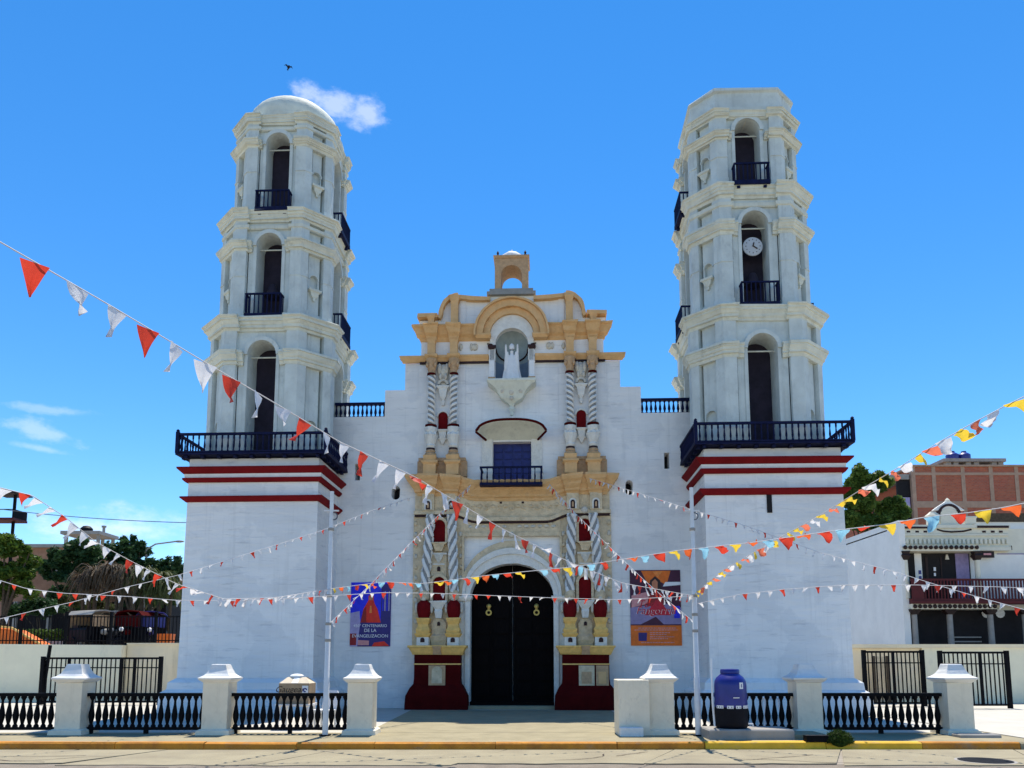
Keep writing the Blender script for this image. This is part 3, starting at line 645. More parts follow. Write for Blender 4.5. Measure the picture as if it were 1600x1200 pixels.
for s in (-1, 1):
    x = s*FX(31, 570)
    p_ = part('niche_pilaster', MB().box(x-.09, x+.09, -.2, .0, FZ(592), FZ(549)), 'wall', church)
    part('pilaster_cap', MB().rect_loft(x, -.12, [(.09,.1,FZ(549)+.001),(.14,.14,FZ(545)),(.14,.14,FZ(543))]), 'trim_dark', p_)
    part('pilaster_foot', MB().box(x-.12, x+.12, -.23, 0, FZ(595), FZ(592)-.001), 'capital', p_)
    part('niche_trim', MB().tube([(s*FX(38, 540), -.24, FZ(541)), (s*FX(31, 541), -.24, FZ(542)), (s*FX(27, 546), -.24, FZ(547))], .025, 6), 'trim_dark', church)
part('niche_band', MB().tube([(NHW*.98*math.cos(a), .44*math.sin(a)-.02, FZ(546) - .30*math.sin(a)) for a in [math.pi*i/12 for i in range(13)]], .028, 6), 'trim_dark', church)
cb_ = part('corbel', MB().rect_loft(0, -.16, [(.04,.05,FZ(652)),(.05,.06,FZ(646)),(.10,.08,FZ(642)),(.06,.06,FZ(638)),(.10,.10,FZ(634)),(.36,.22,FZ(627)),(.50,.30,FZ(616)),(.62,.36,FZ(611)),(.78,.42,FZ(606)),(.83,.46,FZ(603.5)),(.83,.46,FZ(600.5))]), 'cornice_cream', church)
for x, y, w in ((-14, 616, .11), (14, 616, .11), (0, 619, .10), (-24, 609, .10), (24, 609, .10), (0, 628, .07)):
    part('corbel_boss', MB().sphere((FX(x, y), -.40, FZ(y)), w, .08, w*1.1, 8, 6), 'carved', cb_, True)

# ---- belfry on the ridge
BX = -.02
bw, bh = FX(26, 430), FX(16.5, 440)
zb0, zb1 = FZ(463), FZ(453)
part('belfry_step', MB().rect_loft(BX, .45, [(FX(38,463),.62,zb0+.002),(FX(38,463),.62,FZ(458)),(FX(34,458),.57,FZ(457)),(FX(34,458),.57,zb1)]), 'concrete_grey', church)
bel = part('belfry', MB().box(BX-bw, BX+bw, -.02, .92, zb1+.002, FZ(404)), 'capital', church, label='small brown open belfry with a white dome')
cut(bel, MB().prism(arch_pts(BX, bh, zb1-.5, FZ(430), bh), -1, 2))
part('belfry_lid', MB().rect_loft(BX, .45, [(bw, .49, FZ(404)+.001), (bw+.05, .54, FZ(402)), (bw+.05, .54, FZ(400))]), 'capital', bel)
part('dome', MB().lathe([(.44,FZ(400)+.001),(.43,FZ(397)),(.38,FZ(392)),(.27,FZ(388)),(.12,FZ(385.5)),(.05,FZ(384.5)),(.04,FZ(382)),(.01,FZ(380))], BX, .45, 20), 'white', bel, True)
for sx in (-1, 1):
    for yy in (.08, .82):
        part('finial', MB().lathe([(.05,FZ(400)+.001),(.06,FZ(398)),(.03,FZ(395)),(.045,FZ(393)),(.01,FZ(390))], BX+sx*(bw-.1), yy, 8), 'trim_dark', bel, True)

# ---- balcony window with shell hood
wd = part('balcony_door', MB().box(-WHW-.02, WHW+.02, .30, .36, WZ0-.02, WZ1+.02), 'blue_wood', church)
for i in range(4):
    for j in range(5):
        part('panel', MB().box(-WHW+.06+i*.325, -WHW+.06+i*.325+.25, .26, .30, WZ0+.1+j*.25, WZ0+.1+j*.25+.18), 'blue_wood', wd)
hd = MB(); F = []; B = []; F2 = []; B2 = []
NH = 20
for i in range(NH + 1):
    u = -1 + 2*i/NH
    arcz = math.sqrt(max(0, 1 - (abs(u)**2.6)*.985))
    fz = FZ(680, .6) + (FZ(660, .6) - FZ(680, .6))*arcz
    F.append((u*FX(54.5, 670, .6), -.75, fz)); F2.append((u*FX(54.5, 670, .6), -.75, fz+.10))
    B.append((u*WHW*1.25, -.0, WZ1+.03 + .02*arcz)); B2.append((u*WHW*1.4, -.0, WZ1 + .25 + .35*arcz))
def mid(a, b, t_, lift): return [tuple(p[k]*(1-t_)+q[k]*t_ + (lift if k == 2 else 0) for k in range(3)) for p, q in zip(a, b)]
rows = [F2, F, mid(F, B, .3, .05), mid(F, B, .7, .06), B]
mb = MB().add([p for r in rows for p in r], [(k*(NH+1)+i, k*(NH+1)+i+1, (k+1)*(NH+1)+i+1, (k+1)*(NH+1)+i) for k in range(len(rows)-1) for i in range(NH)])
rows = [F2, mid(F2, B2, .5, .05), B2]
mb.add([p for r in rows for p in r], [(k*(NH+1)+i, k*(NH+1)+i+1, (k+1)*(NH+1)+i+1, (k+1)*(NH+1)+i) for k in range(2) for i in range(NH)])
hood = part('window_hood', mb, 'cornice_cream', church, True)
part('hood_rim', MB().tube([(x, y-.01, z+.06) for x, y, z in F], .045, 6), 'maroon', hood, True)
for s in (-1, 1):
    part('hood_edge', MB().tube([(F[0][0]*-s, -.75, F[0][2]+.03), (s*WHW*1.35, -.02, WZ1+.05)], .04, 6), 'maroon', hood)
    part('window_cheek', MB().box(*sorted((s*WHW*1.02, s*FX(47, 710))), -.05, .01, WZ0, WZ1+.1), 'stone_white', church)
def baluster_mesh(h, r, m, n=8, name='baluster'):
    return MB().lathe([(r*.75,0),(r*.75,h*.06),(r*.45,h*.12),(r*1.0,h*.34),(r*.8,h*.5),(r*.42,h*.78),(r*.5,h*.88),(r*.75,h*.94),(r*.75,h)], 0, 0, n).mesh(name, m, True)
def bar_mesh(h, r, m, name='bar'): return MB().box(-r, r, -r, r, 0, h).mesh(name, m)
wb0, wb1, wx, wy = FZ(757, .7), FZ(729, .7), FX(49, 745, .7), -.78
wbal = part('window_balcony', MB().box(-wx, wx, wy, .0, wb0-.03, wb0+.06), 'blue_iron', church, label='small blue window balcony')
part('rail', MB().box(-wx, wx, wy, wy+.06, wb1-.06, wb1).box(-wx, -wx+.06, wy+.061, 0, wb1-.06, wb1).box(wx-.06, wx, wy+.061, 0, wb1-.06, wb1), 'blue_iron', wbal)
bm_ = baluster_mesh(wb1-.061-wb0-.06, .03, 'blue_iron')
for i in range(11): link('baluster', bm_, wbal, (-wx+.05+(2*wx-.1)*i/10, wy+.03, wb0+.061))
for s in (-1, 1):
    for i in range(3): link('baluster', bm_, wbal, (s*(wx-.03), wy+.24+.2*i, wb0+.061))

# ---- parapet railings on the shoulders
for s in (-1, 1):
    xa, xb = FX(200, 635), FX(282, 635)
    zr0, zr1 = z1, FZ(623)
    pr = part('parapet_rail', MB().box(*sorted((s*xa, s*xb)), .15, .27, zr1-.09, zr1).box(*sorted((s*xa, s*xb)), .15, .27, zr0-.01, zr0+.06), 'blue_iron', church)
    bmx = baluster_mesh(zr1-.09-zr0-.06, .052, 'blue_iron')
    for i in range(12): link('baluster', bmx, pr, (s*(xa+.07+(xb-xa-.12)*i/11), .21, zr0+.06))

# ---- statue in the niche: a robed, mitred figure with both arms raised
st = thing('statue', 'white robed statue with raised arms standing in the arched niche above the balcony', 'statue', CH @ Vector((0, -.14, NZ0+.01)), ROT)
def skin(name, verts, edges, radii, parent, m, sub=2):
    me = bpy.data.meshes.new(name); me.from_pydata(verts, edges, []); o = link(name, me, parent)
    sm = o.modifiers.new('s', 'SKIN'); sv = me.skin_vertices[0].data
    for i, r in enumerate(radii): sv[i].radius = (r, r*.85) if not isinstance(r, tuple) else r
    sv[0].use_root = True; ss = o.modifiers.new('u', 'SUBSURF'); ss.levels = ss.render_levels = sub
    bpy.context.view_layer.update(); me2 = bpy.data.meshes.new_from_object(o.evaluated_get(bpy.context.evaluated_depsgraph_get()))
    o.modifiers.clear(); o.data = me2; me2.materials.clear(); me2.materials.append(MATS[m]); me2.polygons.foreach_set('use_smooth', [True]*len(me2.polygons)); return o
skin('body', [(0,0,.62),(0,0,.82),(0,0,.93),(0,0,1.0),(0,-.01,1.09),(-.13,0,.86),(-.20,-.04,1.0),(-.20,-.09,1.20),(.13,0,.86),(.20,-.04,1.0),(.20,-.09,1.20),(-.2,-.1,1.27),(.2,-.1,1.27)],
     [(0,1),(1,2),(2,3),(3,4),(1,5),(5,6),(6,7),(7,11),(1,8),(8,9),(9,10),(10,12)], [.14,.12,.06,.055,.085,.07,.055,.04,.07,.055,.04,.028,.028], st, 'statue_white')
rows = []
for k in range(9):
    t_ = k/8; z = .04 + .82*t_; R = .20*(1-t_)**.8 + .14
    rows.append([((R*(1+.06*math.cos(9*a+1.3*k*.3)))*math.cos(a), .62*R*(1+.08*math.cos(9*a))*math.sin(a), z) for a in [2*math.pi*i/36 for i in range(36)]])
part('robe', MB().loops(rows), 'statue_white', st, True)
for q in (-1, 1):
    part('sleeve', MB().loops([[(q*(.17+.0*k) + R*math.cos(a), -.03 - .01*k + R*math.sin(a)*.6, z) for a in [2*math.pi*i/12 for i in range(12)]] for k, (R, z) in enumerate(((.05,.30),(.10,.36),(.09,.6),(.07,.9),(.05,1.02)))]), 'statue_white', st, True)
part('mitre', MB().loops([[(rx*math.cos(a), .7*rx*math.sin(a)-.01, z) for a in [2*math.pi*i/14 for i in range(14)]] for rx, z in ((.085,1.13),(.10,1.2),(.085,1.27),(.02,1.33))]), 'statue_white', st, True)
part('base', MB().rect_loft(0, 0, [(.30,.2,0),(.30,.2,.03),(.26,.17,.045)]), 'stone_white', st)
part('nose', MB().sphere((0, -.092, 1.075), .012, .016, .022, 8, 6), 'statue_white', st, True)
st.scale = (1.0, 1.0, (FZ(540)-NZ0)/1.33)

# ------------------------------------------------------------------ bell towers
BH = 2.085
bal_small = {}
def tower(side):
    xc, yc = (-8.02, -.215) if side < 0 else (8.05, -.215)
    pos = CH @ Vector((xc, yc, 0)); Yc = pos.y
    left = side < 0
    T = thing('bell_tower', 'domed bell tower, its top storey without a clock' if left else 'flat topped bell tower with a round clock in its middle arch', 'tower', pos, ROT, 'twin church towers')
    T['label'] = 'greyish white bell tower topped by a low round dome' if left else 'greyish white bell tower with flat ruined top and a round clock'
    Yb = Yc - BH
    def Z(py, fwd=0): return at(800, py, Yb - fwd).z
    # base block with battered plinth
    ytop = 716 if left else 700
    zt = Z(ytop)
    blk = part('base_block', MB().rect_loft(0, 0, [(BH+.03, BH+.03, 0.0), (BH, BH, 2.0), (BH-.02, BH-.02, zt)]), 'wall', T)
    zp = Z(1063)
    part('plinth', MB().rect_loft(0, 0, [(BH+.40, BH+.40, 0), (BH+.36, BH+.36, zp*.62), (BH+.22, BH+.22, zp*.72), (BH+.20, BH+.20, zp*.93), (BH+.035, BH+.035, zp+.06)]), 'wall', blk)
    def bandz(pa, pb): return (Z(pb), Z(pa))
    B = ((731, 740.5), (747, 753), (775.5, 783.5)) if left else ((716, 725.5), (732.5, 739.5), (764, 773))
    for k, (pa, pb) in enumerate(B):
        za, zb_ = bandz(pa, pb); o1, o2 = ((.10, .26), (.05, .12), (.03, .16))[k]
        part('red_band', MB().rect_loft(0, 0, [(BH+o1, BH+o1, za), (BH+o2, BH+o2, zb_-.05), (BH+o2, BH+o2, zb_)]), 'band_red', blk)
    za, zb_ = Z(B[1][0])+.002, Z(B[0][1])-.002
    part('white_band', MB().rect_loft(0, 0, [(BH+.07, BH+.07, za), (BH+.09, BH+.09, zb_)]), 'white', blk)
    if not left:
        x = at(1207, 785, Yb).x - pos.x
        part('slot', MB().box(x-.075, x+.075, -BH-.012, -BH+.1, Z(801), Z(773)), 'dark_room', blk)
    # walkway with railing on brackets
    fl = Z(ytop - 2); R = BH + .30
    wk = part('walkway', MB().rect_loft(0, 0, [(BH+.02, BH+.02, fl), (R-.03, R-.03, fl+.02), (R, R, fl+.025), (R, R, fl+.08)]), 'blue_iron', T)
    zf = fl + .08; zr = Z(675 if left else 658, .3)
    rb = MB()
    for a in range(4):
        m4 = Matrix.Rotation(a*math.pi/2, 4, 'Z'); q = MB().box(-R+.07, R-.07, -R, -R+.09, zr-.07, zr).box(-R+.07, R-.07, -R+.01, -R+.08, zf+.02, zf+.06); q.xf(m4); rb.add(q.v, q.f)
    part('rail', rb, 'blue_iron', wk)
    bmw = MB().lathe([(.032,0),(.032,.05),(.02,.1),(.036,.3),(.026,.5),(.018,.7),(.03,.8),(.03,1)], 0, 0, 6)
    bmw.xf(Matrix.Diagonal((1, 1, zr-.07-zf-.06, 1))); bmw = bmw.mesh('baluster', 'blue_iron', True)
    NB = 25
    for a in range(4):
        m4 = Matrix.Rotation(a*math.pi/2, 4, 'Z')
        for i in range(NB):
            p = m4 @ Vector((-R+.16 + (2*R-.32)*i/(NB-1), -R+.045, zf+.06)); link('baluster', bmw, wk, p)
        p = m4 @ Vector((-R+.04, -R+.04, 0)); part('corner_post', MB().rect_loft(p.x, p.y, [(.05,.05,zf),(.05,.05,zr+.04),(.03,.03,zr+.06),(.045,.045,zr+.09),(.01,.01,zr+.13)]), 'blue_iron', wk)
        for i in range(9):
            p = m4 @ Vector((-R+.3 + (2*R-.6)*i/8, -R+.16, fl+.03)); part('bracket', MB().box(p.x-.05, p.x+.05, p.y-.09, p.y+.09, fl-.07, fl+.01), 'blue_iron', wk)
    # ---- storeys
    if left:
        A = (1.92, 1.74, 1.55)
        lev = [dict(z0=710, imp=(569, 546), fr=515, co=491, ot=533, ob=706), dict(z0=491, imp=(393, 374), fr=345, co=324, ot=366, ob=486), dict(z0=324, imp=(232, 216), fr=193, co=174, ot=210, ob=322)]
    else:
        A = (1.95, 1.77, 1.63)
        lev = [dict(z0=698, imp=(557, 533), fr=498, co=473, ot=522, ob=694), dict(z0=473, imp=(366, 343), fr=307, co=283, ot=331, ob=470), dict(z0=283, imp=(219, 203), fr=183, co=166, ot=187, ob=280)]
    names = ('lower_storey', 'middle_storey', 'upper_storey')
    for k, (a, d) in enumerate(zip(A, lev)):
        b = a * .60; hw = (.46, .42, .40)[k]; pw = .34 * a / 1.92
        Yk = Yc - a
        def Zk(py, f=0): return at(800, py, Yk - f).z
        z0, zi0, zi1, zfz, zco, zot, zob = Zk(d['z0'])-.02, Zk(d['imp'][0]), Zk(d['imp'][1], .2), Zk(d['fr'], .1), Zk(d['co'], .3), Zk(d['ot']), Zk(d['ob'])
        if k == 0: z0 = zob = fl + .08
        elif k: z0 = prev_top
        octo = [(-b,-a),(b,-a),(a,-b),(a,b),(b,a),(-b,a),(-a,b),(-a,-b)]
        wl = part(names[k], MB().prism_z(octo, z0, zco-.03), 'tower', T)
        zob = z0 + .02
        zs = zot - hw
        dep = a * .44
        cutm = MB(); 
        for r in range(4):
            if r == 2: continue
            q = MB().prism(arch_pts(0, hw, zob, zs, hw, 14), -a-.5, -a+dep); q.xf(Matrix.Rotation(r*math.pi/2, 4, 'Z')); cutm.add(q.v, q.f)
        # small arched niches on the diagonals
        dl = math.hypot(a-b, a-b); dn = (a+b)/math.sqrt(2)
        for r in range(4):
            if k == 0: nw, nz0, nzs = .20, z0+.15, z0+1.05
            else: nw, nz0, nzs = .145, z0 + (zi0-z0)*.50, z0 + (zi0-z0)*.50 + .34
            q = MB().prism(arch_pts(0, nw, nz0, nzs, nw, 10), -dn-.3, -dn+.12); q.xf(Matrix.Rotation(math.pi/4 + r*math.pi/2, 4, 'Z')); cutm.add(q.v, q.f)
        for r in range(4):                      # deep joints beside the corner pilasters
            for sg in (-1, 1):
                uu = sg*(dl/2 - .24*a/1.92 - .035)
                q = MB().box(uu-.04, uu+.04, -dn-.3, -dn+.16, z0+.36 if k else z0+.05, zi0-.03); q.xf(Matrix.Rotation(math.pi/4 + r*math.pi/2, 4, 'Z')); cutm.add(q.v, q.f)
                q = MB().box(uu-.04, uu+.04, -dn-.3, -dn+.16, zi1+.02, zfz-.03); q.xf(Matrix.Rotation(math.pi/4 + r*math.pi/2, 4, 'Z')); cutm.add(q.v, q.f)
        cut(wl, cutm)
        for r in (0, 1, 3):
            q = MB().box(-hw-.02, hw+.02, -a+dep-.10, -a+dep+.02, zob-.01, zot+.02); q.xf(Matrix.Rotation(r*math.pi/2, 4, 'Z')); part('dark_opening', q, 'interior', wl)  # near-black panel paints in the shade of the tower interior
            q = MB().arc(0, zs, hw+.004, hw+.13, -a-.09, -a+.02, 0, 180, 18); q.xf(Matrix.Rotation(r*math.pi/2, 4, 'Z')); part('arch_trim', q, 'tower', wl, True)
            for s in (-1, 1):
                q = MB().box(*sorted((s*(hw+.004), s*(hw+.11))), -a-.035, -a+.02, zob, zs-.001); q.xf(Matrix.Rotation(r*math.pi/2, 4, 'Z')); part('arch_jamb', q, 'tower', wl)
            q = MB().tube([(-hw, -a+.3, zs+.02), (hw, -a+.3, zs+.02)], .025, 5); q.xf(Matrix.Rotation(r*math.pi/2, 4, 'Z')); part('tie_beam', q, 'cornice_cream', wl)
        # pilasters wrapped round the eight corners
        def corner_poly(V, W1, W2, off, d1, d2):
            e1 = (Vector(W1)-Vector(V)).normalized(); e2 = (Vector(W2)-Vector(V)).normalized()
            n1 = Vector((e1.y, -e1.x)); n1 = n1 if n1.dot(Vector(V)) > 0 else -n1
            n2 = Vector((e2.y, -e2.x)); n2 = n2 if n2.dot(Vector(V)) > 0 else -n2
            Vv = Vector(V); Vo = Vv + (n1+n2) * (off / (1 + n1.dot(n2)))
            return [Vv + e1*d1 - n1*.02, Vv + e1*d1 + n1*off, Vo, Vv + e2*d2 + n2*off, Vv + e2*d2 - n2*.02, Vv - (n1+n2)*.1]
        for i in range(8):
            V = octo[i]; P, Q = octo[i-1], octo[(i+1) % 8]
            lp = math.hypot(V[0]-P[0], V[1]-P[1]); lq = math.hypot(V[0]-Q[0], V[1]-Q[1])
            d1, d2 = (pw if lp > lq else .24*a/1.92), (pw if lq > lp else .24*a/1.92)
            pp = corner_poly(V, P, Q, .13, d1, d2)
            pil = part('pilaster', MB().prism_z([tuple(p) for p in pp], z0+.001, zi0+.01), 'tower', wl)
            if k:
                pp2 = corner_poly(V, P, Q, .19, d1+.03, d2+.03)
                part('pilaster_base', MB().prism_z([tuple(p) for p in pp2], z0+.002, z0+.20).prism_z([tuple(p) for p in corner_poly(V, P, Q, .16, d1+.015, d2+.015)], z0+.201, z0+.34), 'tower', pil)
                pp2 = corner_poly(V, P, Q, .15, d1+.01, d2+.01); zm = z0 + (zi0-z0)*.62
                part('pilaster_band', MB().prism_z([tuple(p) for p in pp2], zm, zm+.05), 'tower', pil)
            part('frieze_pilaster', MB().prism_z([tuple(p) for p in pp], zi1-.01, zfz+.01), 'tower', pil)
        # base string course between pilasters
        if k:
            for r in range(4):
                q = MB().box(-dl/2+.05, dl/2-.05, -dn-.05, -dn+.02, z0+.002, z0+.30); q.xf(Matrix.Rotation(math.pi/4+r*math.pi/2, 4, 'Z')); part('base_course', q, 'tower', wl)
        # impost cornice: four pieces that stop at the openings
        h = zi1 - zi0
        prof = [(.09, zi0-h*.12), (.11, zi0+h*.12), (.17, zi0+h*.16), (.17, zi0+h*.30), (.20, zi0+h*.42), (.23, zi0+h*.56), (.25, zi0+h*.62), (.25, zi0+h*.74), (.28, zi0+h*.78), (.28, zi0+h*.96), (.26, zi0+h)]
        def ipoly(dd):
            t8 = math.tan(math.pi/8)
            o = .05; w_ = dd + o
            bb = b - pw - .05
            return [(hw+.135, -a+.25), (hw+.135, -a-dd*.75), (bb, -a-dd*.75), (bb, -a-w_), (b + w_*t8, -a-w_), (a+w_, -b-w_*t8), (a+w_, -bb), (a+dd*.75, -bb), (a+dd*.75, -hw-.135), (a-.25, -hw-.135)]
        for r in range(4):
            q = MB().loops([[(x, y, z) for x, y in ipoly(dd)] for dd, z in prof]); q.xf(Matrix.Rotation(r*math.pi/2, 4, 'Z')); part('impost_cornice', q, 'cornice_cream', wl)
        # thin joints between pilasters and arch jambs, a fillet below the cornice
        for r in (0, 1, 3):
            for sg in (-1, 1):
                uu = sg*(b - pw - .03); q = MB().box(uu-.012, uu+.012, -a-.004, -a+.05, z0+.3, zi0-.05); q.xf(Matrix.Rotation(r*math.pi/2, 4, 'Z')); part('joint', q, 'tank_black', wl)
        # main cornice, recessed over each arch
        h = zco - zfz
        ex = (.35, .31, .25)[k]
        prof = [(.08, zfz-h*.10), (.10, zfz+h*.10), (.17, zfz+h*.14), (.17, zfz+h*.32), (.20, zfz+h*.40), (ex*.70, zfz+h*.58), (ex*.82, zfz+h*.62), (ex*.82, zfz+h*.78), (ex, zfz+h*.86), (ex, zfz+h*.97), (ex-.04, zfz+h)]
        def mpoly(dd):
            t8 = math.tan(math.pi/8); w_ = dd + .05; bb = b - pw - .08; P = []
            for r in range(4):
                c_, s_ = math.cos(r*math.pi/2), math.sin(r*math.pi/2)
                for x, y in ((-b-w_*t8, -a-w_), (-bb, -a-w_), (-bb, -a-dd*.72), (bb, -a-dd*.72), (bb, -a-w_), (b+w_*t8, -a-w_)):
                    P.append((x*c_-y*s_, x*s_+y*c_))
            return P
        hf = (zfz - zi1)
        part('fillet', MB().loops([[(x, y, z) for x, y in mpoly(dd)] for dd, z in ((.075, zfz-hf*.40), (.12, zfz-hf*.36), (.12, zfz-hf*.22), (.09, zfz-hf*.20))]), 'cornice_cream', wl) if k and zot < zfz-hf*.42 else None
        part('main_cornice', MB().loops([[(x, y, z) for x, y in mpoly(dd)] for dd, z in prof]), 'cornice_cream', wl)
        # low moulding between frieze and cornice, corbels of the small niches
        if k:
            for r in range(4):
                zq = z0 + (zi0-z0)*.50
                q = MB().rect_loft(0, -dn-.05, [(.03,.03,zq-.42),(.05,.04,zq-.36),(.03,.03,zq-.33),(.12,.06,zq-.25),(.15,.08,zq-.13),(.22,.12,zq-.10),(.22,.12,zq-.03)])
                q.xf(Matrix.Rotation(math.pi/4+r*math.pi/2, 4, 'Z')); part('niche_corbel', q, 'cornice_cream', wl)
                q = MB().arc(0, zq+.34, .15, .19, -dn-.03, -dn+.01, 0, 180, 10); q.xf(Matrix.Rotation(math.pi/4+r*math.pi/2, 4, 'Z')); part('niche_arch', q, 'tower', wl, True)
        else:
            mdl = MB()
            part('string_course', mdl.prism_z([(x*1.004, y*1.004) for x, y in octo], z0+1.25, z0+1.29), 'tower', wl) if False else None
        # balconies in the arches of the upper storeys
        if k:
            bh_ = .74 if k == 1 else .66
            for r in (0, 1, 3):
                bwd = hw + .17; mr_ = Matrix.Rotation(r*math.pi/2, 4, 'Z'); y0_, y1_ = -a-.42, -a-.10
                zz0 = z0 + .02
                q = MB().box(-bwd, bwd, y0_, y1_, zz0-.08, zz0+.06).box(-bwd+.1, -bwd+.2, y0_+.06, -a, zz0-.17, zz0-.081).box(bwd-.2, bwd-.1, y0_+.06, -a, zz0-.17, zz0-.081); q.xf(mr_)
                bc = part('balcony', q, 'blue_iron', T)
                q = MB().box(-bwd, bwd, y0_, y0_+.05, zz0+bh_-.05, zz0+bh_)
                for s in (-1, 1): q.box(*sorted((s*bwd, s*(bwd-.05))), y0_+.051, y1_, zz0+bh_-.05, zz0+bh_)
                q.xf(mr_); part('rail', q, 'blue_iron', bc)
                key = round(bh_, 3)
                if key not in bal_small: bal_small[key] = MB().box(-.016, .016, -.016, .016, 0, bh_-.11).mesh('bar', 'blue_iron')
                for i in range(9):
                    p = mr_ @ Vector((-bwd+.025 + (2*bwd-.05)*i/8, y0_+.025, zz0+.06)); link('bar', bal_small[key], bc, p)
                for s in (-1, 1):
                    for i in range(2):
                        p = mr_ @ Vector((s*(bwd-.025), y0_+.14+.13*i, zz0+.06)); link('bar', bal_small[key], bc, p)
        prev_top = zco
        dxk = ((.07, .10, .19) if left else (-.13, -.17, -.25))[k]      # the storeys lean slightly towards the nave
        wl.location.x = dxk
        for o_ in T.children:
            if o_.name.split('.')[0] == 'balcony' and not o_.get('set'): o_.location.x = dxk; o_['set'] = 1
        if k == 1 and not left:
            cz = at(1180, 380, Yk).z; cx = -.02
            ck = MB().lathe([(.29,0),(.315,.02),(.315,.06),(.27,.075)], 0, 0, 28); ck.xf(Matrix.Translation((cx, -a+.24, cz)) @ Matrix.Rotation(math.pi/2, 4, 'X'))
            ck_o = part('clock', ck, 'clock_face', T, True, label='round white clock face in the arch')
            for ang, ln, w in ((-35, .17, .03), (75, .12, .035)):
                hnd = MB().box(-.02, ln, -.01, .01, -w/2, w/2); hnd.xf(Matrix.Translation((cx, -a+.145, cz)) @ Matrix.Rotation(rad(-ang), 4, 'Y')); part('clock_hand', hnd, 'ink', ck_o)
            for i in range(12):
                tk = MB().box(.21, .245, -.004, .004, -.01, .01); tk.xf(Matrix.Translation((cx, -a+.162, cz)) @ Matrix.Rotation(rad(30*i), 4, 'Y')); part('hour_mark', tk, 'ink', ck_o)
        if k == 1:
            part('bell', MB().lathe([(.26,0),(.24,.05),(.19,.15),(.15,.32),(.10,.42),(.03,.46)], 0, -a+.42, 14).xf(Matrix.Translation((0, 0, z0+1.0))), 'interior', T, True)
    for o_ in T.children:
        if 'set' in o_: del o_['set']
    n_before = set(T.children); a = A[2]; zt2 = prev_top
    if left:
        dm = []
        for i in range(10):
            t_ = math.pi/2*i/9; dm.append((max(.02, (a*1.05)*math.cos(t_)), zt2 + .34 + 1.12*math.sin(t_)))
        part('dome', MB().lathe([(a*1.12, zt2-.01), (a*1.12, zt2+.12), (a*1.05, zt2+.16)] + dm, 0, 0, 32), 'cornice_cream', T, True)
    else:
        zt3 = at(800, 141, Yc - a).z; oc = lambda f: [(x*f, y*f) for x, y in [(-.6*a,-a),(.6*a,-a),(a,-.6*a),(a,.6*a),(.6*a,a),(-.6*a,a),(-a,.6*a),(-a,-.6*a)]]
        pz = MB().loops([[(x, y, z) for x, y in oc(f)] for f, z in ((1.07, zt2-.01), (1.08, zt2+.12), (1.02, zt2+.14), (1.03, zt3-.12), (1.08, zt3-.09), (1.07, zt3))])
        part('parapet', pz, 'tower', T)
        part('roof_slab', MB().loops([[(x, y, z) for x, y in oc(f)] for f, z in ((.9, zt3-.01), (.88, zt3+.10))]), 'concrete_grey', T)
        part('broken_edge', MB().prism_z([(-1.55*a/1.63, -.4), (-1.0, -1.5), (-.75, -1.5), (-.9, -.5)], zt3-.03, zt3+.09), 'tower', T)
    for o_ in T.children:
        b_ = o_.name.split('.')[0]
        if b_ in ('dome', 'parapet', 'roof_slab', 'broken_edge'): o_.location.x = dxk
        if b_ in ('clock', 'bell'): o_.location.x = .10 if left else -.17
    return T
tower(-1); tower(1)

# ------------------------------------------------------------------ street front: pillars, balustrades, poles
YP = 16.95                                   # axis of the fence line
def pillar(px, label, w=.27):
    x = at(px, 1100, YP).x
    t_ = thing('fence_pillar', label, 'pillar', (x, YP, 0), 0, 'white fence pillars')
    part('base', MB().rect_loft(0, 0, [(w+.09, w+.09, 0), (w+.08, w+.08, .09), (w+.02, w+.02, .12)]), 'pillar', t_)
    part('shaft', MB().rect_loft(0, 0, [(w, w, .1205), (w, w, 1.10)]), 'pillar', t_)
    c_ = part('cap', MB().rect_loft(0, 0, [(w+.005, w+.005, 1.1005), (w+.03, w+.03, 1.12), (w+.085, w+.085, 1.17), (w+.09, w+.09, 1.20), (w+.075, w+.075, 1.21), (w+.03, w+.03, 1.235), (w-.03, w-.03, 1.29), (w-.08, w-.08, 1.38), (w-.115, w-.115, 1.48), (w-.125, w-.125, 1.495)]), 'white', t_)
    return x
PX = []
for px, lb in ((118, 'white fence pillar nearest the black gate by the beige wall'), (343, 'white fence pillar in front of the domed tower'), (566, 'white fence pillar at the entrance, beside the blue poster'),
               (1030, 'white fence pillar with low grey wall at the entrance, beside orange poster'), (1258, 'white fence pillar in front of the clock tower, behind the green clump'), (1490, 'white fence pillar at the right-hand end of the fence')):
    PX.append(pillar(px, lb))
lw = thing('low_wall', 'plain grey low wall block beside the entrance pillar', 'wall', (0, 0, 0))
xa, xb = at(966, 1100, 16.6).x, at(1014, 1100, 16.6).x
part('block', MB().rect_loft((xa+xb)/2, YP-.05, [((xb-xa)/2, .36, 0), ((xb-xa)/2, .36, 1.15), ((xb-xa)/2-.015, .345, 1.165)]), 'pillar', lw)
part('footing', MB().rect_loft(xa+.24, YP-.52, [(.24, .1, 0), (.24, .1, .17), (.22, .08, .185)]), 'white', lw)
ht = .87
bl_mesh = MB().lathe([(.055,0),(.055,.03),(.03,.07),(.042,.12),(.062,.2),(.066,.26),(.05,.36),(.028,.48),(.026,.56),(.04,.6),(.058,.63),(.058,.66)], 0, 0, 8).mesh('baluster', 'black_iron', True)
